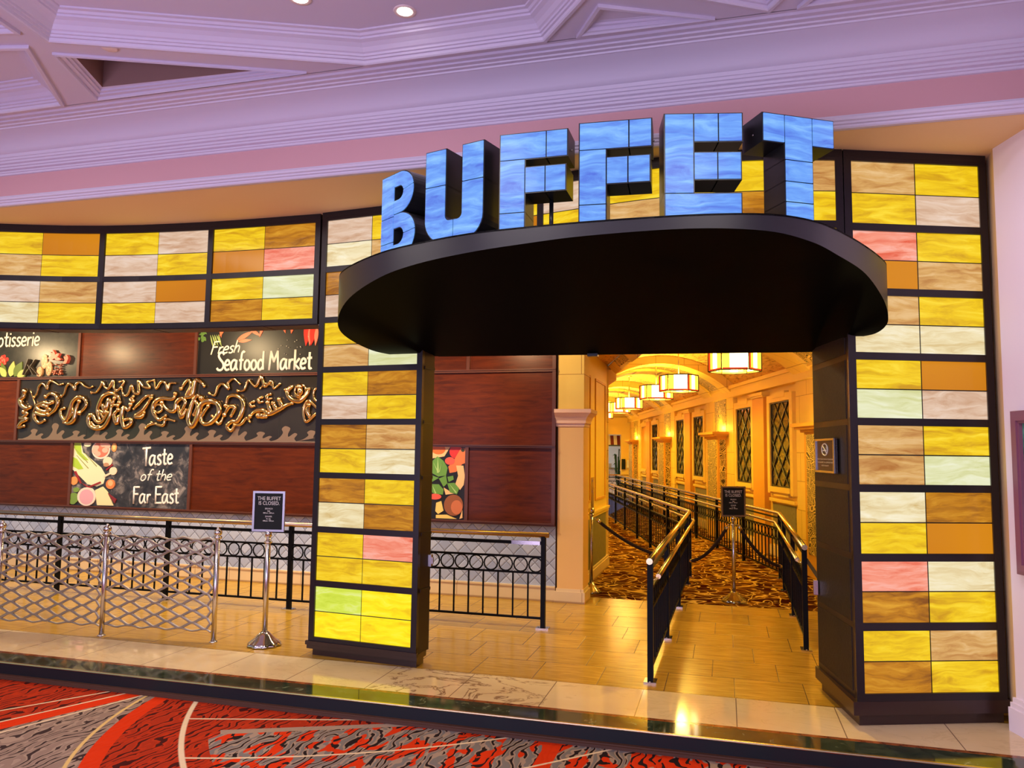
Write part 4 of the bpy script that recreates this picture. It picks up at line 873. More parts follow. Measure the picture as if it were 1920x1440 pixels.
def railing(root, legs, posts, hand, second=0.0, limit=96, steel_bars=None):
    """legs: plan points of the run; posts: distances along it"""
    L = [Vector(p) for p in legs]; seg = [(a, b, (b-a).length) for a, b in zip(L[:-1], L[1:])]
    def at(s):
        for a, b, l in seg:
            if s <= l + 1e-6: d = (b-a)/l; return a + d*s, math.atan2(d.y, d.x)
            s -= l
        a, b, l = seg[-1]; d = (b-a)/l; return b, math.atan2(d.y, d.x)
    for s in posts:
        p, rz = at(s); q = inst(POST, 'post', root, (p.x, p.y, 0), rz)
        f = bpy.data.objects.new('foot_plate', PLATE); COL.objects.link(f); f.parent = q; BASE[f.name] = BASE[root.name]
    e0 = L[0] - (L[1]-L[0]).normalized()*.05; e1 = L[-1] + (L[-1]-L[-2]).normalized()*.05
    path = [e0] + L[1:-1] + [e1]
    mb = MB(); mb.tube([(p.x, p.y, .862) for p in path], .024, 12); mb.build('handrail', hand, root)
    if second:
        off = []
        for i, p in enumerate(L):
            d = (L[min(i+1, len(L)-1)] - L[max(i-1, 0)]).normalized(); off.append(p + Vector((d.y, -d.x))*second)
        off[0] = off[0] + (off[1]-off[0]).normalized()*.04
        mb = MB(); mb.tube([(p.x, p.y, .745) for p in off], .019, 10)
        for s in posts: p, rz = at(s); mb.tube([(p.x, p.y, .72), (p.x + math.sin(rz)*second, p.y - math.cos(rz)*second, .735)], .007, 6)
        mb.build('lower_handrail', hand, root)
    def bar(name, z, h, w):
        mb = MB()
        for a, b, l in seg:
            d = (b-a)/l; nn = Vector((-d.y, d.x))*w/2
            c = [a+nn, b+nn, b-nn, a-nn]
            mb.hexa([(p.x, p.y, z-h/2) for p in c], [(p.x, p.y, z+h/2) for p in c])
        mb.build(name, M['black'], root)
    if not second: bar('upper_bar', .785, .030, .02)
    else: bar('upper_bar', .80, .02, .02)
    bar('ring_bar', .655, .018, .02); bar('ring_bar', .506, .018, .02); bar('bottom_bar', .09, .02, .02)
    cells = []
    for s0, s1 in zip(posts[:-1], posts[1:]):
        n = max(1, round((s1-s0-.04)/.147)); cells += [(s0 + (s1-s0)*(i+.5)/n, s0 + (s1-s0)*(i+1)/n if i < n-1 else None) for i in range(n)]
    rr, pp_ = [c[0] for c in cells], [c[1] for c in cells if c[1]]
    def order(ls): return sorted(ls, key=lambda s: ((at(s)[0].x if root['_xy'] else W(*at(s)[0]).x)**2 + (at(s)[0].y if root['_xy'] else W(*at(s)[0]).y)**2))
    for nm, me, ls, z in (('ring', RING, rr, .5805), ('picket', PICK, pp_, 0)):
        ls = order(ls)
        for s in ls[:limit]: p, rz = at(s); inst(me, nm, root, (p.x, p.y, z), rz)
        if ls[limit:]:
            mb = MB()
            for s in ls[limit:]:
                p, rz = at(s); c, sn = math.cos(rz), math.sin(rz)
                if nm == 'ring': mb.tube([(p.x + q[0]*c, p.y + q[0]*sn, q[2] + z) for q in ring_pts(10)], .0075, 4, True)
                else: mb.box(p.x-.007, p.x+.007, p.y-.007, p.y+.007, .09, .506)
            o = mb.build(nm, M['black'], root); o['kind'] = 'stuff'
    del root['_xy']
r0 = thing('queue_railing', 'black ring-and-picket railing with bronze handrail along the tiled wall behind the left pillar', 'railing', (-5, 7.2, 0)); r0['_xy'] = 0
pu = [-8.80, -7.322, -5.865, -4.353, -3.0, -1.667]
railing(r0, [(-8.8, 7.2), (-1.667, 7.2)], [u - pu[0] for u in pu], M['bronze'])
mb = MB(); mb.box(-1.98, -1.70, 7.186, 7.20, .768, .803); mb.build('bar_sleeve', M['steel'], r0)
def cum(pts, legs):
    """distances along legs of points given by plan position"""
    out = []
    for q in pts:
        best = None; s = 0.0
        for a, b in zip(legs[:-1], legs[1:]):
            A, B = Vector(a), Vector(b); l = (B-A).length; t = max(0, min(1, (Vector(q)-A).dot(B-A)/(l*l))); d = (A+(B-A)*t - Vector(q)).length
            if best is None or d < best[0] - 1e-6: best = (d, s + t*l)
            s += l
        out.append(best[1])
    return out
xy = lambda u, v: (W(u, v).x, W(u, v).y)
lg1 = [xy(-.541, 5.81), xy(-.476, 10.812), (2.50, 26.5)]
r1 = thing('queue_railing', 'black queue railing with double brass handrail whose near end stands free in the doorway', 'railing', (*lg1[0], 0), XY, 'corridor queue railings'); r1['_xy'] = 1
railing(r1, lg1, cum([lg1[0], xy(-.517,7.194), xy(-.497,8.663), xy(-.476,10.168), lg1[1], (2.44,12.05), (2.44,13.6), (2.45,15.04), (2.46,16.7), (2.47,18.2), (2.48,19.75), (2.48,21.3), (2.49,22.9), (2.49,24.5), (2.5,26.2)], lg1), M['brass'], .055)
lg2 = [xy(.644, 7.149), xy(.69, 11.05), (3.66, 26.5)]
r2 = thing('queue_railing', 'black queue railing with double brass handrail beside the dark inner face of the right pillar', 'railing', (*lg2[0], 0), XY, 'corridor queue railings'); r2['_xy'] = 1
railing(r2, lg2, cum([lg2[0], xy(.659,8.584), xy(.679,10.092), lg2[1], (3.62,12.1), (3.62,13.66), (3.63,15.2), (3.63,16.8), (3.64,18.4), (3.64,20), (3.65,21.6), (3.65,23.2), (3.66,24.8), (3.66,26.3)], lg2), M['brass'], -.055)
r3 = thing('queue_railing', 'short railing crossing the far end of the corridor', 'railing', (3.5, 27.2, 0), XY); r3['_xy'] = 1
railing(r3, [(1.7, 27.2), (4.25, 27.2)], [0, .85, 1.7, 2.5], M['brass'])

# ------------------------------------------------------------------ expanded-metal fence on the left
fe = thing('mesh_fence', 'pewter diamond-mesh fence with two ball-topped posts at the marble edge', 'fence', (-5.3, 5.69, 0))
FP = [Vector((-6.32, 5.575)), Vector((-5.27, 5.688)), Vector((-4.217, 5.80))]
mb = MB(); mb.tube([(0, 0, 0), (0, 0, .875)], .021, 14); mb.lathe([(.034, 0), (.034, .006), (.022, .012)], (0, 0, 0), 14); PST = mesh_of(mb, M['steel']); PST.name = 'post'
mb = MB(); mb.lathe([(.021,.865),(.034,.872),(.036,.884),(.028,.892),(.020,.897),(.032,.906),(.037,.922),(.030,.94),(.014,.948),(.016,.956),(.010,.966),(.002,.969)], (0, 0, 0), 14); FIN = mesh_of(mb, M['chrome']); FIN.name = 'finial'
for p in FP:
    q = inst(PST, 'post', fe, (p.x, p.y, 0), 0)
    f = bpy.data.objects.new('finial', FIN); COL.objects.link(f); f.parent = q; BASE[f.name] = BASE[fe.name]
for a, b in zip(FP[:-1], FP[1:]):
    mb = MB(); l = (b-a).length; d = (b-a)/l; ncol = 8; px_ = (l - .05)/ (ncol + .45)
    for wv_ in range(17):
        pts = []
        zc = .872 - .0495*wv_
        for i in range(ncol + 2):
            s = min(l - .022, .022 + px_*i); up = ((i + wv_) % 2 == 0)
            zz = zc + (.0248 if up else -.0248)
            zz = min(.872, max(.085, zz))
            s0, s1 = max(.022, s - .012), min(l - .022, s + .012)
            if i == 0: pts += [(s, zz), (s1, zz)]
            else: pts += [(s0, zz), (s1, zz)]
        for off in (-.0085, .0085) if 0 < wv_ < 16 else (0,):
            mb.tube([(a.x + d.x*s, a.y + d.y*s, z + off*.45) for s, z in pts], .0085, 6)
    mb.build('mesh_panel', M['pewter'], fe)

# ------------------------------------------------------------------ closed-sign stands, stanchion, ropes
def bell(mb, c, r=.135):
    n = 40; prof = [(1.0,.004),(1.02,.012),(.90,.03),(.66,.055),(.46,.085),(.30,.105),(.20,.115)]
    vs = []
    for k_, (f, h) in enumerate(prof):
        for j in range(n):
            a = 2*math.pi*j/n; w_ = 1 + (.07*math.cos(10*a)) * (1 - k_/6.0); vs.append((c[0] + r*f*w_*math.cos(a), c[1] + r*f*w_*math.sin(a), c[2] + h))
    mb.add(vs, [(i*n+j, i*n+(j+1) % n, (i+1)*n+(j+1) % n, (i+1)*n+j) for i in range(len(prof)-1) for j in range(n)], 0, True)
    mb.add(vs[:n], [tuple(range(n))[::-1]]); mb.add(vs[-n:], [tuple(range(n))])
def stand(label, pos, yaw, back):
    t = thing('sign_stand', label, 'sign stand', (pos[0], pos[1], 0), XY)
    mb = MB(); bell(mb, (pos[0], pos[1], 0)); mb.build('base', M['chrome'], t)
    mb = MB(); mb.tube([(pos[0], pos[1], .1), (pos[0], pos[1], .95)], .022, 14); mb.build('pole', M['steel'], t)
    mb = MB(); mb.lathe([(.022,.845),(.034,.85),(.034,.862),(.024,.866)], (pos[0], pos[1], 0), 16); mb.lathe([(.022,.90),(.029,.905),(.029,.945),(.022,.95)], (pos[0], pos[1], 0), 16); mb.build('collar', M['chrome'], t)
    c, s = math.cos(yaw), math.sin(yaw)
    def P(a, b, o): return (pos[0] + a*c + o*s, pos[1] + a*s - o*c, 1.115 + b)   # o towards the viewer
    mb = MB(); w_, h_, f = .139, .170, .018
    mb.prism(rect(-w_, w_, h_-f, h_), P, .004, .024); mb.prism(rect(-w_, w_, -h_, -h_+f), P, .004, .024); mb.prism(rect(-w_, -w_+f, -h_+f, h_-f), P, .004, .024); mb.prism(rect(w_-f, w_, -h_+f, h_-f), P, .004, .024)
    mb.build('frame', mat('satin_sign_frame', (.24,.23,.22,1), .34, 1.0), t)
    mb = MB(); mb.prism(rect(-w_+.004, w_-.004, -h_+.004, h_-.004), P, .002, .016); card = mb.build('sign_card', M['signblack'], t)
    mb = MB(); Q = lambda y: (lambda a, b, o: P(a, y + b, .0168))
    for tx, sz, y, bo in (('THE BUFFET', .0435, .094, 0), ('IS CLOSED.', .0435, .054, 0), ('BRUNCH', .019, .016, 0), ('Daily', .0135, -.002, .0004), ('8:00 a.m. - 3:00 p.m.', .0135, -.018, .0004), ('DINNER', .019, -.050, 0), ('Fri - Sun', .0135, -.068, .0004), ('5:00 p.m. - 9:00 p.m.', .0135, -.084, .0004)):
        text_mb(mb, tx, sz, Q(y), 0, 'CENTER', .86, bo)
    mb.build('lettering', M['signtext'], card, fix=False)
    return t
stand('chrome sign stand with a closed notice out on the tile, left of the glass pillar', xy(-3.75, 5.84), -.06, 0)
stand('chrome sign stand with a closed notice and rope hooks on the corridor carpet', (2.52, 8.80), 0.02, 0)
st = thing('rope_stanchion', 'ball-topped steel rope post close beside the stone column', 'stanchion', (-1.55, 9.2, 0))
mb = MB(); bell(mb, (-1.55, 9.2, 0), .12); mb.build('base', M['chrome'], st)
mb = MB(); mb.tube([(-1.55, 9.2, .1), (-1.55, 9.2, .92)], .022, 14); mb.build('pole', M['steel'], st)
mb = MB(); mb.lathe([(.022,.895),(.036,.90),(.036,.915),(.02,.92)], (-1.55, 9.2, 0), 16); mb.ball((-1.55, 9.2, .955), .040, 16); mb.build('ball_top', M['chrome'], st)
def rope(label, a, b, sag, frm=XY):
    a, b = Vector(a), Vector(b); t = thing('velvet_rope', label, 'rope', a, frm, 'velvet ropes of the queue')
    f = lambda s: a.lerp(b, s) + Vector((0, 0, -sag*4*s*(1-s)))
    mb = MB(); mb.tube([f(.07 + .86*i/20) for i in range(21)], .019, 10); mb.build('rope', M['velvet'], t)
    for s0, s1 in ((0, .075), (1, .925)):
        mb = MB(); mb.tube([f(s0), f((s0*2+s1)/3)], .006, 8); mb.tube([f((s0*2+s1)/3), f(s1)], .0215, 10); mb.build('end_hook', M['chrome'], t)
S2P = (2.52, 8.80)
rope('dark velvet rope hooked from the ball-topped post to the free-standing railing', (*xy(-1.51, 9.2), .875), (*xy(-.54, 9.35), .42), .10)
rope('dark velvet rope climbing from the middle railing to the corridor sign stand', (*xy(-.42, 9.35), .40), (S2P[0]-.05, S2P[1], .86), .10)
rope('dark velvet rope dropping from the corridor sign stand to the right railing', (S2P[0]+.05, S2P[1], .86), (*xy(.62, 9.55), .36), .10)
bt = thing('queue_belt', 'short black belt stretched from the right railing to the dark pillar side', 'belt', (*xy(.66, 7.1), .75), XY)
mb = MB(); p, q = xy(.665, 7.14), xy(.665, 6.06); mb.hexa([(p[0],p[1],.72),(p[0]+.006,p[1],.72),(q[0]+.006,q[1],.70),(q[0],q[1],.70)], [(p[0],p[1],.765),(p[0]+.006,p[1],.765),(q[0]+.006,q[1],.745),(q[0],q[1],.745)]); mb.build('strap', M['velvet'], bt)

# ------------------------------------------------------------------ no-smoking plaque
ns = thing('wall_plaque', 'brown no-smoking plaque in a pale frame on the dark side of the right pillar', 'plaque', (.68, 5.69, 1.53))
ca, cb_ = Vector((.642, 5.905)), Vector((.717, 5.489)); dq = (cb_-ca); lw = dq.length; dq = dq/lw; oq = Vector((-abs(dq.y), -dq.x*1.0)).normalized()
if oq.x > 0: oq = -oq
def P(a, b, o): q = ca + dq*a + oq*(o+.004); return (q.x, q.y, 1.53 + b)
hh = .233
mb = MB(); mb.prism(rect(0, lw, 0, hh), P, .0, .016); mb.build('plate', mat('plaque_brown', (.045,.014,.010,1), .4), ns)
mb = MB(); f = .014
for rc in (rect(0, lw, 0, f), rect(0, lw, hh-f, hh), rect(0, f*1.4, f, hh-f), rect(lw-f*1.4, lw, f, hh-f)): mb.prism(rc, P, .0, .024)
mb.build('frame', M['steel'], ns)
mb = MB(); cx, cy, rr = lw*.5, .158, .040
mb.tube([P(cx + rr*1.6*math.cos(2*math.pi*i/24), cy + rr*math.sin(2*math.pi*i/24), .017) for i in range(24)], .0045, 6, True)
mb.tube([P(cx - rr*1.1, cy + rr*.68, .017), P(cx + rr*1.1, cy - rr*.68, .017)], .0045, 6)
mb.prism(rect(cx-.042, cx+.022, cy-.010, cy-.002), P, .016, .0185); mb.prism(rect(cx+.026, cx+.034, cy-.010, cy-.002), P, .016, .0185); mb.tube([P(cx+.03, cy+.002, .017), P(cx+.036, cy+.012, .017), P(cx+.028, cy+.018, .017)], .002, 5)
mb.build('no_smoking_symbol', M['signtext'], ns)
mb = MB()
for tx, y in (('FOR YOUR DINING PLEASURE', .088), ('THE BUFFET IS A SMOKE FREE', .066), ('RESTAURANT', .044)): text_mb(mb, tx, .0125, lambda a, b, o, y=y: P(cx + a, y + b, .0168), 0, 'CENTER', 2.05)
mb.build('lettering', M['signtext'], ns, fix=False)

# ================================================================== CORRIDOR
XL, XR, YE = 1.45, 4.35, 28.0
mb = MB(); mb.box(XR, XR+.2, 6.4, YE, 0, 2.95); struct(mb, 'wall_right', M['cream'], XY)
mb = MB(); mb.hexa([(3.05,5.12,0),(3.25,5.10,0),(XR+.2,6.5,0),(XR,6.5,0)], [(3.05,5.12,3.6),(3.25,5.10,3.6),(XR+.2,6.5,3.6),(XR,6.5,3.6)]); struct(mb, 'wall_passage', M['orange'], XY)
mb = MB(); mb.box(XL-.2, XL, 11.5, YE+5.2, 0, 2.95); struct(mb, 'wall_left', M['stone'], XY)
a0, a1 = W(-1.70, 8.8), W(-1.70, 11.42)
LWP = [(a0.x, a0.y), (a1.x, a1.y), (XL, 11.52)]
mb = MB(); mb.box(-2.0, -1.70, 8.80, 11.45, 0, 3.0); struct(mb, 'wall_entry', M['cream'])
mb = MB(); mb.box(-1.70, -1.688, 9.0, 11.3, .16, .80); struct(mb, 'wall_dado', M['dado'])
mb = MB(); mb.box(-1.70, -1.66, 8.84, 11.46, 0, .13); mb.box(-1.70, -1.67, 8.84, 11.46, .13, .16); struct(mb, 'baseboard_entry', M['basestone'])
mb = MB(); mb.box(-1.70, -1.655, 8.84, 11.46, .84, .875); mb.box(-1.70, -1.67, 8.84, 11.46, .80, .84); struct(mb, 'trim_9', M['cream'])
for v0, v1 in ((9.05, 9.95), (10.35, 11.25)):
    mb = MB()
    for q in ((v0, v1, 1.0, 1.03), (v0, v1, 2.62, 2.65), (v0, v0+.03, 1.03, 2.62), (v1-.03, v1, 1.03, 2.62)): mb.box(-1.70, -1.685, *q)
    struct(mb, 'trim_10', M['orange'])
wp = thing('brass_plate', 'tall narrow brass plate on the wall behind the rope post', 'plate', (-1.70, 10.15, .7))
mb = MB(); mb.box(-1.70, -1.692, 10.06, 10.24, .66, 1.32); mb.build('plate', M['bronze'], wp)
mb = MB()
for z in (.72, .86, 1.12, 1.26): mb.box(-1.692, -1.684, 10.13, 10.17, z, z+.03)
mb.build('key_switch', M['brass'], wp)
mb = MB(); mb.box(-3, 9, 8.62, 8.82, 2.97, 3.72); struct(mb, 'wall_header', M['cream'])
mb = MB(); mb.box(-2.0, 5, 8.82, 10.2, 3.62, 3.7); struct(mb, 'ceiling_entry', M['weave'])
mb = MB(); mb.box(.3, XL, 8.84, 11.6, 2.96, 3.75); struct(mb, 'ceiling_lobby', M['weave'], XY)
def vault_pts(off=0.0, n=22):
    xc, hc, ri, z0 = (XL+XR)/2, (XR-XL)/2, .60, 2.93
    Rv = (hc*hc + ri*ri)/(2*ri); zc = z0 + ri - Rv; a = math.asin(hc/Rv)
    return [(xc + (Rv-off)*math.sin(-a + 2*a*i/n), zc + (Rv-off)*math.cos(-a + 2*a*i/n)) for i in range(n+1)]
mb = MB(); vp = vault_pts(); k = len(vp)
mb.add([(x, 8.9, z) for x, z in vp] + [(x, YE, z) for x, z in vp], [(i, i+1, k+i+1, k+i) for i in range(k-1)], 0, True); struct(mb, 'ceiling_vault', M['weave'], XY, fix=False)
def rib(y0, y1, th, m):
    mb = MB(); o, i_ = vault_pts(-.02), vault_pts(th); n = len(o); vs = []
    for y in (y0, y1): vs += [(x, y, z) for x, z in o] + [(x, y, z) for x, z in i_]
    fs = []
    for j in range(n-1): fs += [(n+j, n+j+1, 3*n+j+1, 3*n+j), (j, j+1, n+j+1, n+j), (2*n+j, 3*n+j, 3*n+j+1, 2*n+j+1)]
    fs += [(0, n, 3*n, 2*n), (n-1, 3*n-1, 4*n-1, 2*n-1)]
    mb.add(vs, fs); struct(mb, 'ceiling_rib', m, XY)
for sx, xx in ((1, XR), (-1, XL)):
    mb = MB(); x0, x1 = (xx-.13, xx) if sx > 0 else (xx, xx+.13)
    mb.box(x0, x1, 8.9 if sx > 0 else 11.6, YE, 2.74, 2.93); struct(mb, 'trim_11', M['cream'], XY)
    mb = MB(); x0, x1 = (xx-.17, xx) if sx > 0 else (xx, xx+.17)
    mb.box(x0, x1, 8.9 if sx > 0 else 11.6, YE, 2.90, 2.96); struct(mb, 'trim_12', M['cream'], XY)
PITCH_Y = 5.37
mb = MB(); mb.box(XR-.05, XR, 6.5, YE, 0, .14); mb.box(XR-.035, XR, 6.5, YE, .14, .17); struct(mb, 'baseboard_right', M['basestone'], XY)
nwin = 0
for k_ in range(4):
    yc = 10.35 + PITCH_Y*k_
    if yc > YE: break
    mb = MB(); mb.box(XR-.08, XR, yc-.9, yc+1.2, 0, 2.97); struct(mb, 'wall_pier', M['stone'], XY)
    rib(yc+.5, yc+1.15, .15, M['stone']); rib(yc-.4, yc+.5, .10, M['ornate']); rib(yc-.9, yc-.4, .15, M['stone'])
    mb = MB(); mb.box(XR-.26, XR-.08, yc-.42, yc+.42, 0, 2.0); struct(mb, 'wall_pilaster', M['orange'], XY)
    mb = MB(); mb.box(XR-.268, XR-.26, yc-.33, yc+.33, .3, 1.93); mb.box(XR-.22, XR-.10, yc-.428, yc-.42, .3, 1.93); struct(mb, 'wall_relief', M['ornate'], XY)
    mb = MB(); mb.box(XR-.30, XR-.08, yc-.46, yc+.46, 1.96, 2.0); mb.box(XR-.36, XR-.08, yc-.54, yc+.54, 2.0, 2.035); mb.box(XR-.40, XR-.08, yc-.58, yc+.58, 2.035, 2.085); struct(mb, 'trim_13', M['orange'], XY)
    mb = MB(); mb.box(XR-.086, XR-.08, yc-.42, yc+.42, 2.09, 2.74); struct(mb, 'wall_mosaic', M['ornate'], XY)
    lamp('pilaster_uplight', 'POINT', (XR-.20, yc, 2.17), 13, GOLD, .05)
    # window pair after this pier
    for j, yw in enumerate((12.33 + PITCH_Y*k_, 14.24 + PITCH_Y*k_)):
        if yw > YE - .8: continue
        h = .46; blind = (k_ == 2 and j == 1)
        nwin += 1; wn = f'window_{nwin}'
        t = bpy.data.objects.new(wn, None); COL.objects.link(t); t.location = (XR, yw, 1.1); t['kind'] = 'structure'; BASE[t.name] = (Vector((XR, yw, 1.1)), XY)
        mb = MB(); mb.box(XR-.07, XR, yw-h-.12, yw-h, 1.02, 2.62); mb.box(XR-.07, XR, yw+h, yw+h+.12, 1.02, 2.62); mb.box(XR-.07, XR, yw-h, yw+h, 2.5, 2.62); mb.box(XR-.08, XR, yw-h*.6, yw+h*.6, 2.56, 2.66); mb.box(XR-.09, XR, yw-h-.02, yw+h+.02, 1.05, 1.13); mb.box(XR-.06, XR, yw-h*.75, yw+h*.75, .985, 1.05)
        mb.build('window_frame', M['cream'], t)
        mb = MB(); mb.box(XR-.02, XR-.004, yw-h, yw+h, 1.13, 2.5); mb.build('window_glass', M['orange'] if blind else M['glassdark'], t)
        if not blind:
            mb = MB()
            dy, dz = .37, .36; lo, hi = (yw-h, 1.13), (yw+h, 2.5)
            for sgn in (1, -1):
                for q in range(-14, 15):
                    # lines z = z0 + sgn*(dz/dy)*(y - yw) clipped to the opening
                    pts = []
                    z0 = 1.815 + q*dz; sl = sgn*dz/dy
                    ya, yb = lo[0], hi[0]; za, zb = z0 + sl*(ya-yw), z0 + sl*(yb-yw)
                    y1, y2 = sorted(((lo[1]-z0)/sl + yw, (hi[1]-z0)/sl + yw)); y1, y2 = max(y1, lo[0]), min(y2, hi[0])
                    if y2 - y1 > .02: mb.tube([(XR-.03, y1, z0 + sl*(y1-yw)), (XR-.03, y2, z0 + sl*(y2-yw))], .0125, 4, caps=False)
            for q in (-1, 1): mb.box(XR-.045, XR-.02, yw + q*h - (.02 if q > 0 else 0), yw + q*h + (.02 if q < 0 else 0), 1.13, 2.5)
            mb.box(XR-.045, XR-.02, yw-h, yw+h, 1.13, 1.15); mb.box(XR-.045, XR-.02, yw-h, yw+h, 2.48, 2.5)
            mb.build('window_lattice', M['lattice'], t)
        mb = MB(); mb.box(XR-.012, XR, yw-h-.05, yw+h+.05, .2, .86); struct(mb, 'wall_dado', M['dado'], XY)
        mb = MB(); mb.box(XR-.05, XR, yw-h-.12, yw+h+.12, .89, .94); struct(mb, 'trim_14', M['cream'], XY)
    ym = 13.285 + PITCH_Y*k_
    if ym < YE:
        mb = MB(); mb.box(XR-.10, XR, ym-.30, ym+.30, 0, 2.62); struct(mb, 'wall_pilaster', M['orange'], XY)
        mb = MB(); mb.box(XR-.12, XR, ym-.32, ym+.32, 2.62, 2.65); mb.box(XR-.14, XR, ym-.34, ym+.34, 2.65, 2.70); struct(mb, 'trim_15', M['cream'], XY)
# far end and the bright room beyond it
mb = MB(); mb.box(3.99, XR+.2, YE, YE+.25, 0, 2.95); mb.box(XL, 3.99, YE, YE+.25, 2.62, 2.95); struct(mb, 'wall_end', M['cream'], XY)
mb = MB(); vp = vault_pts(); mb.prism([(x, z) for x, z in vp], lambda a, b, c: (a, c, b), YE, YE+.2); struct(mb, 'wall_end', M['cream'], XY)
mb = MB(); mb.box(XL, 3.99, YE-.06, YE+.05, 2.30, 2.36); mb.box(XL, 3.99, YE-.03, YE+.05, 2.36, 2.62); mb.box(XL, 3.99, YE-.05, YE+.05, 2.58, 2.64); struct(mb, 'trim_16', M['cream'], XY)
mb = MB(); mb.box(1.0, 6.0, 34.0, 34.2, 0, 3.2); struct(mb, 'wall_far', mat('pale_grey_wall', rgb(214,220,220), .6), XY)
mb = MB(); mb.box(1.0, 6.0, YE+.25, 34.0, 3.1, 3.2); struct(mb, 'ceiling_far', M['cream'], XY)
mb = MB(); mb.box(6.0, 6.2, YE+.25, 34.0, 0, 3.2); struct(mb, 'wall_far', M['cream'], XY)
aw = thing('striped_awning', 'small red and white striped awning over the opening at the corridor end', 'awning', (2.8, 28.6, 2.0), XY)
mb = MB()
for i in range(24): x = 1.5 + i*.12; mb.hexa([(x,28.4,1.93),(x+.12,28.4,1.93),(x+.12,28.42,1.93),(x,28.42,1.93)], [(x,28.55,2.28),(x+.12,28.55,2.28),(x+.12,28.57,2.28),(x,28.57,2.28)], i % 2)
mb.build('canvas', [mat('awning_maroon', rgb(120,34,30), .7), mat('awning_white', rgb(236,222,200), .7)], aw)
mb = MB(); mb.box(1.5, 4.38, 28.40, 28.44, 1.88, 1.93); mb.build('valance_bar', mat('awning_grey', rgb(70,80,80), .6), aw)
sv = thing('serving_counter', 'white serving counter in the bright room past the corridor end', 'counter', (3.2, 30.5, 0), XY)
mb = MB(); mb.box(2.4, 4.4, 30.2, 30.9, 0, 1.0); mb.build('body', M['white'], sv)
mb = MB(); mb.box(2.35, 4.45, 30.1, 31.0, 1.0, 1.06); mb.build('worktop', M['steel'], sv)
for i in range(3):
    mb = MB(); mb.box(2.62+i*.6, 2.64+i*.6, 30.18, 30.2, .1, .95); mb.build('panel_joint', M['steel'], sv)
for i, (x, lab) in enumerate(((3.62, 'white stack of plates on the far serving counter, left of the tall one'), (3.86, 'taller white stack of plates at the right end of the far counter'))):
    mb = MB()
    for j in range(5 + 3*i): mb.lathe([(.06, 0), (.10, .012), (.10, .018), (.05, .02)], (x, 30.3, 1.06 + .022*j), 16)
    tag(mb.build('plate_stack', mat('porcelain', rgb(240,240,232), .3), None, XY, (x, 30.3, 1.06)), lab, 'plates', 'plate stacks on the far counter')
pt = thing('potted_plant', 'dark green potted plant by the far opening', 'plant', (4.05, 29.4, 0), XY)
mb = MB(); mb.lathe([(.11, 0), (.15, .35), (.16, .36), (.13, .36)], (4.05, 29.4, 0), 16); mb.build('pot', M['orange'], pt)
mb = MB(); rnd = random.Random(5)
for i in range(34):
    a = rnd.uniform(0, 6.28); r = rnd.uniform(.15, .42); z1 = rnd.uniform(.7, 1.85); c, s = math.cos(a), math.sin(a); z0 = .35
    p0, p1, p2 = Vector((4.05, 29.4, z0)), Vector((4.05 + c*r*.5, 29.4 + s*r*.5, z1)), Vector((4.05 + c*r, 29.4 + s*r, z1 - .1))
    sd = Vector((-s, c, 0))*.03
    mb.add([p0 - sd*.3, p0 + sd*.3, p1 + sd, p1 - sd, p2], [(0, 1, 2, 3), (3, 2, 4)])
mb.build('leaves', mat('palm_green', rgb(44,80,36), .5), pt)
for nm, lab, x0, x1, z0, z1, m_ in (('menu_board', 'small black menu board at the far corner of the corridor', 4.0, 4.13, 1.05, 1.42, M['signblack']), ('paper_notice', 'small cream notice beside the black menu board, far down the corridor', 4.19, 4.29, 1.10, 1.38, M['signtext'])):
    mb = MB(); mb.box(x0, x1, YE-.06, YE-.002, z0, z1); tag(mb.build(nm, m_, None, XY, ((x0+x1)/2, YE, z0)), lab, 'sign')
lamp('dining_room_light', 'AREA', (3.2, 31, 3.05), 70, (1.0, 1.0, .94), 2.2, (3.2, 31, 0))
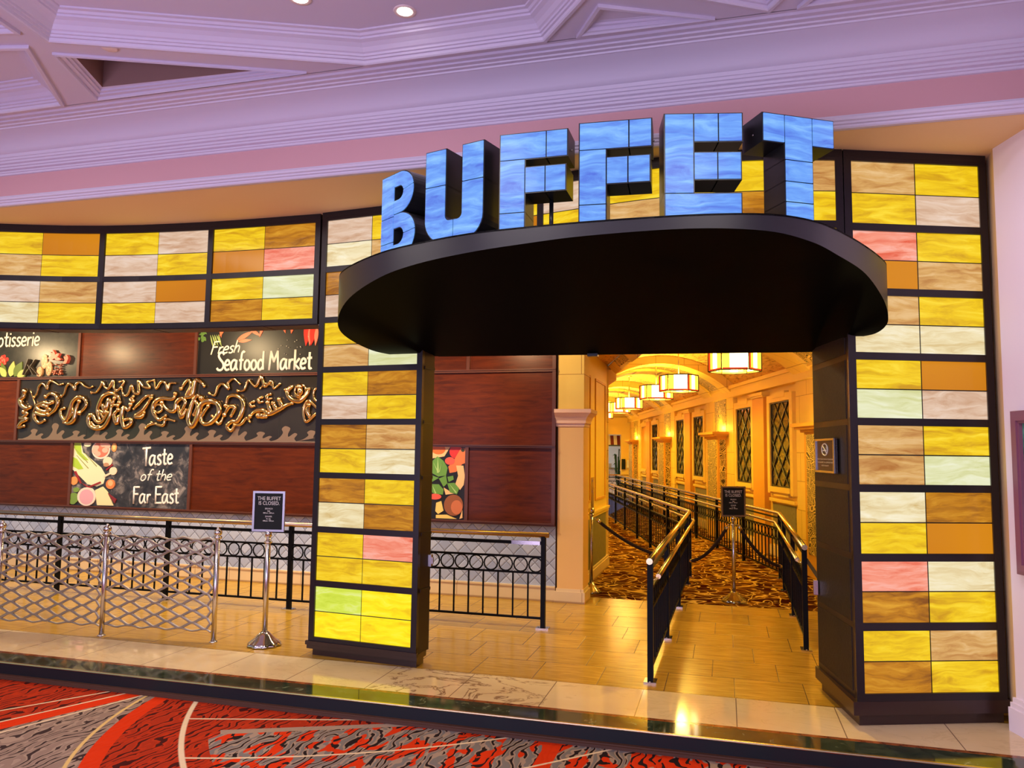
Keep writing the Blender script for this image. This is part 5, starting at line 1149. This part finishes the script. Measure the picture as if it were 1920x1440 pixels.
# ------------------------------------------------------------------ pendant lamps
def pendant(label, y, first):
    X0 = (XL+XR)/2 - .03; ztop = max(z for x, z in vault_pts())
    t = thing('pendant_lamp', label, 'lamp', (X0, y, 2.71), XY, 'pendant lamps down the corridor')
    r, hgt, th0 = .33, .27, R_(-15)
    cor = [(X0 + r*math.cos(th0 + math.pi/3*i), y + r*math.sin(th0 + math.pi/3*i)) for i in range(6)]
    for i in range(6):
        a, b = Vector(cor[i]), Vector(cor[(i+1) % 6]); mb = MB()
        for s0, s1, mi in (((.03, .30, 1), (.30, .97, 0)) if i % 2 == 0 else ((.03, .16, 2), (.16, .36, 1), (.36, .66, 0), (.66, .97, 1))):
            p, q = a.lerp(b, s0), a.lerp(b, s1); nn = Vector((-(b-a).y, (b-a).x)).normalized()*.006
            mb.hexa([(p.x, p.y, 2.735), (q.x, q.y, 2.735), (q.x+nn.x, q.y+nn.y, 2.735), (p.x+nn.x, p.y+nn.y, 2.735)], [(p.x, p.y, 2.97), (q.x, q.y, 2.97), (q.x+nn.x, q.y+nn.y, 2.97), (p.x+nn.x, p.y+nn.y, 2.97)], mi)
        p, q = a.lerp(b, .03), a.lerp(b, .97)
        mb.hexa([(p.x, p.y, 2.715), (q.x, q.y, 2.715), (q.x+nn.x, q.y+nn.y, 2.715), (p.x+nn.x, p.y+nn.y, 2.715)], [(p.x, p.y, 2.735), (q.x, q.y, 2.735), (q.x+nn.x, q.y+nn.y, 2.735), (p.x+nn.x, p.y+nn.y, 2.735)], 2)
        mb.build('glass_pane', [M['lampwhite'], M['lampyellow'], M['lampred']], t)
    mb = MB()
    for i in range(6):
        a, b = cor[i], cor[(i+1) % 6]
        mb.tube([(*a, 2.71), (*a, 2.98)], .008, 6); mb.tube([(*a, 2.71), (*b, 2.71)], .008, 6); mb.tube([(*a, 2.98), (*b, 2.98)], .010, 6)
        mb.tube([(X0, y, 2.985), (*a, 2.985)], .006, 6)
    mb.build('frame', M['lattice'], t)
    mb = MB(); mb.tube([(X0, y, 2.98), (X0, y, ztop-.02)], .010, 8); mb.build('rod', M['bronze'], t)
    mb = MB(); mb.lathe([(.012, -.03), (.07, -.02), (.075, 0)], (X0, y, ztop), 16); mb.build('ceiling_plate', M['bronze'], t)
    lamp('pendant_lamp_light', 'POINT', (X0, y, 2.86), 130, GOLD, .12)
for y, lab in ((9.87, 'nearest lit pendant lamp, cut off by the canopy edge'), (13.2, 'large lit six-sided pendant lamp with a white pane, next after the one at the canopy'), (15.25, 'lit pendant lamp overlapping the large one, its ceiling plate in view'), (18.8, 'fourth lit pendant lamp down the vault'), (20.7, 'fifth lit pendant lamp down the vault'), (24.3, 'small far pendant lamp half hidden by the entry wall'), (26.2, 'farthest pendant lamp by the corridor end')):
    pendant(lab, y, False)
# ================================================================== HALL: right wall, picture, ceiling fittings
mb = MB(); mb.hexa([(3.08,-4,-.115),(3.5,-4,-.115),(3.5,4.80,-.115),(3.08,4.81,-.115)], [(3.08,-4,3.632),(3.5,-4,3.632),(3.5,4.80,3.632),(3.08,4.81,3.632)]); struct(mb, 'wall_hall', M['wallmauve'], XY)
mb = MB(); mb.hexa([(3.082,4.805,-.1),(3.30,4.80,-.1),(3.40,5.25,-.1),(3.165,5.02,-.1)], [(3.082,4.805,3.632),(3.30,4.80,3.632),(3.40,5.25,3.632),(3.165,5.02,3.632)]); struct(mb, 'wall_reveal', M['ceil_tan'], XY)
mb = MB(); mb.box(3.045, 3.08, -4, 4.835, 0.0, .14); mb.box(3.055, 3.08, -4, 4.83, .14, .17); mb.box(3.065, 3.08, -4, 4.82, .17, .20); struct(mb, 'baseboard_hall', M['wallmauve'], XY)
pf = thing('framed_poster', 'mauve framed poster on the pale wall at the picture edge', 'poster', (3.07, 4.2, .95), XY)
mb = MB(); y0, y1, z0, z1, f = 3.80, 4.69, .955, 1.93, .075
for q in ((y0, y1, z0, z0+f), (y0, y1, z1-f, z1), (y0, y0+f, z0+f, z1-f), (y1-f, y1, z0+f, z1-f)): mb.box(3.04, 3.08, *q)
for q in ((y0+.02, y1-.02, z0+.02, z0+f-.015), (y0+.02, y1-.02, z1-f+.015, z1-.02), (y0+.02, y0+f-.015, z0+f-.015, z1-f+.015), (y1-f+.015, y1-.02, z0+f-.015, z1-f+.015)): mb.box(3.03, 3.045, *q)
mb.build('frame', M['poster'], pf)
mb = MB(); mb.box(3.062, 3.078, y0+f-.01, y1-f+.01, z0+f-.01, z1-f+.01); mb.build('picture', mat('teal_print', fn=speck(rgb(40,110,90), rgb(120,190,160), 6)), pf)
for i, (u, v, lab) in enumerate(((-2.41, 3.86, 'recessed ceiling downlight at the top edge of the picture'), (-1.857, 4.14, 'glowing recessed downlight near the corner of the big ceiling coffer'))):
    t = thing('ceiling_downlight', lab, 'light', (u, v, 4.32), UV, 'downlights in the big coffer')
    mb = MB(); mb.lathe([(.050, -.004), (.066, -.008), (.070, -.002), (.070, .002)], (u, v, 4.32), 24); mb.build('trim_ring', M['offwhite'], t)
    mb = MB(); mb.lathe([(.001, -.016), (.03, -.012), (.050, -.003)], (u, v, 4.32), 20); mb.build('lens', M['frost'], t)
    lamp('downlight_lamp', 'SPOT', W(u, v, 4.28), 90, (1.0, .93, .82), .05, W(u, v, 0), 80, .6)
sm_ = MB(); sm_.lathe([(.048, -.001), (.050, -.010), (.044, -.014), (.001, -.015)], (-3.76, 3.845, 4.19), 24)
tag(sm_.build('ceiling_sensor', M['offwhite'], None, UV, (-3.76, 3.845, 4.19)), 'small round off-white disc on the ceiling beam above the dark triangle', 'sensor')
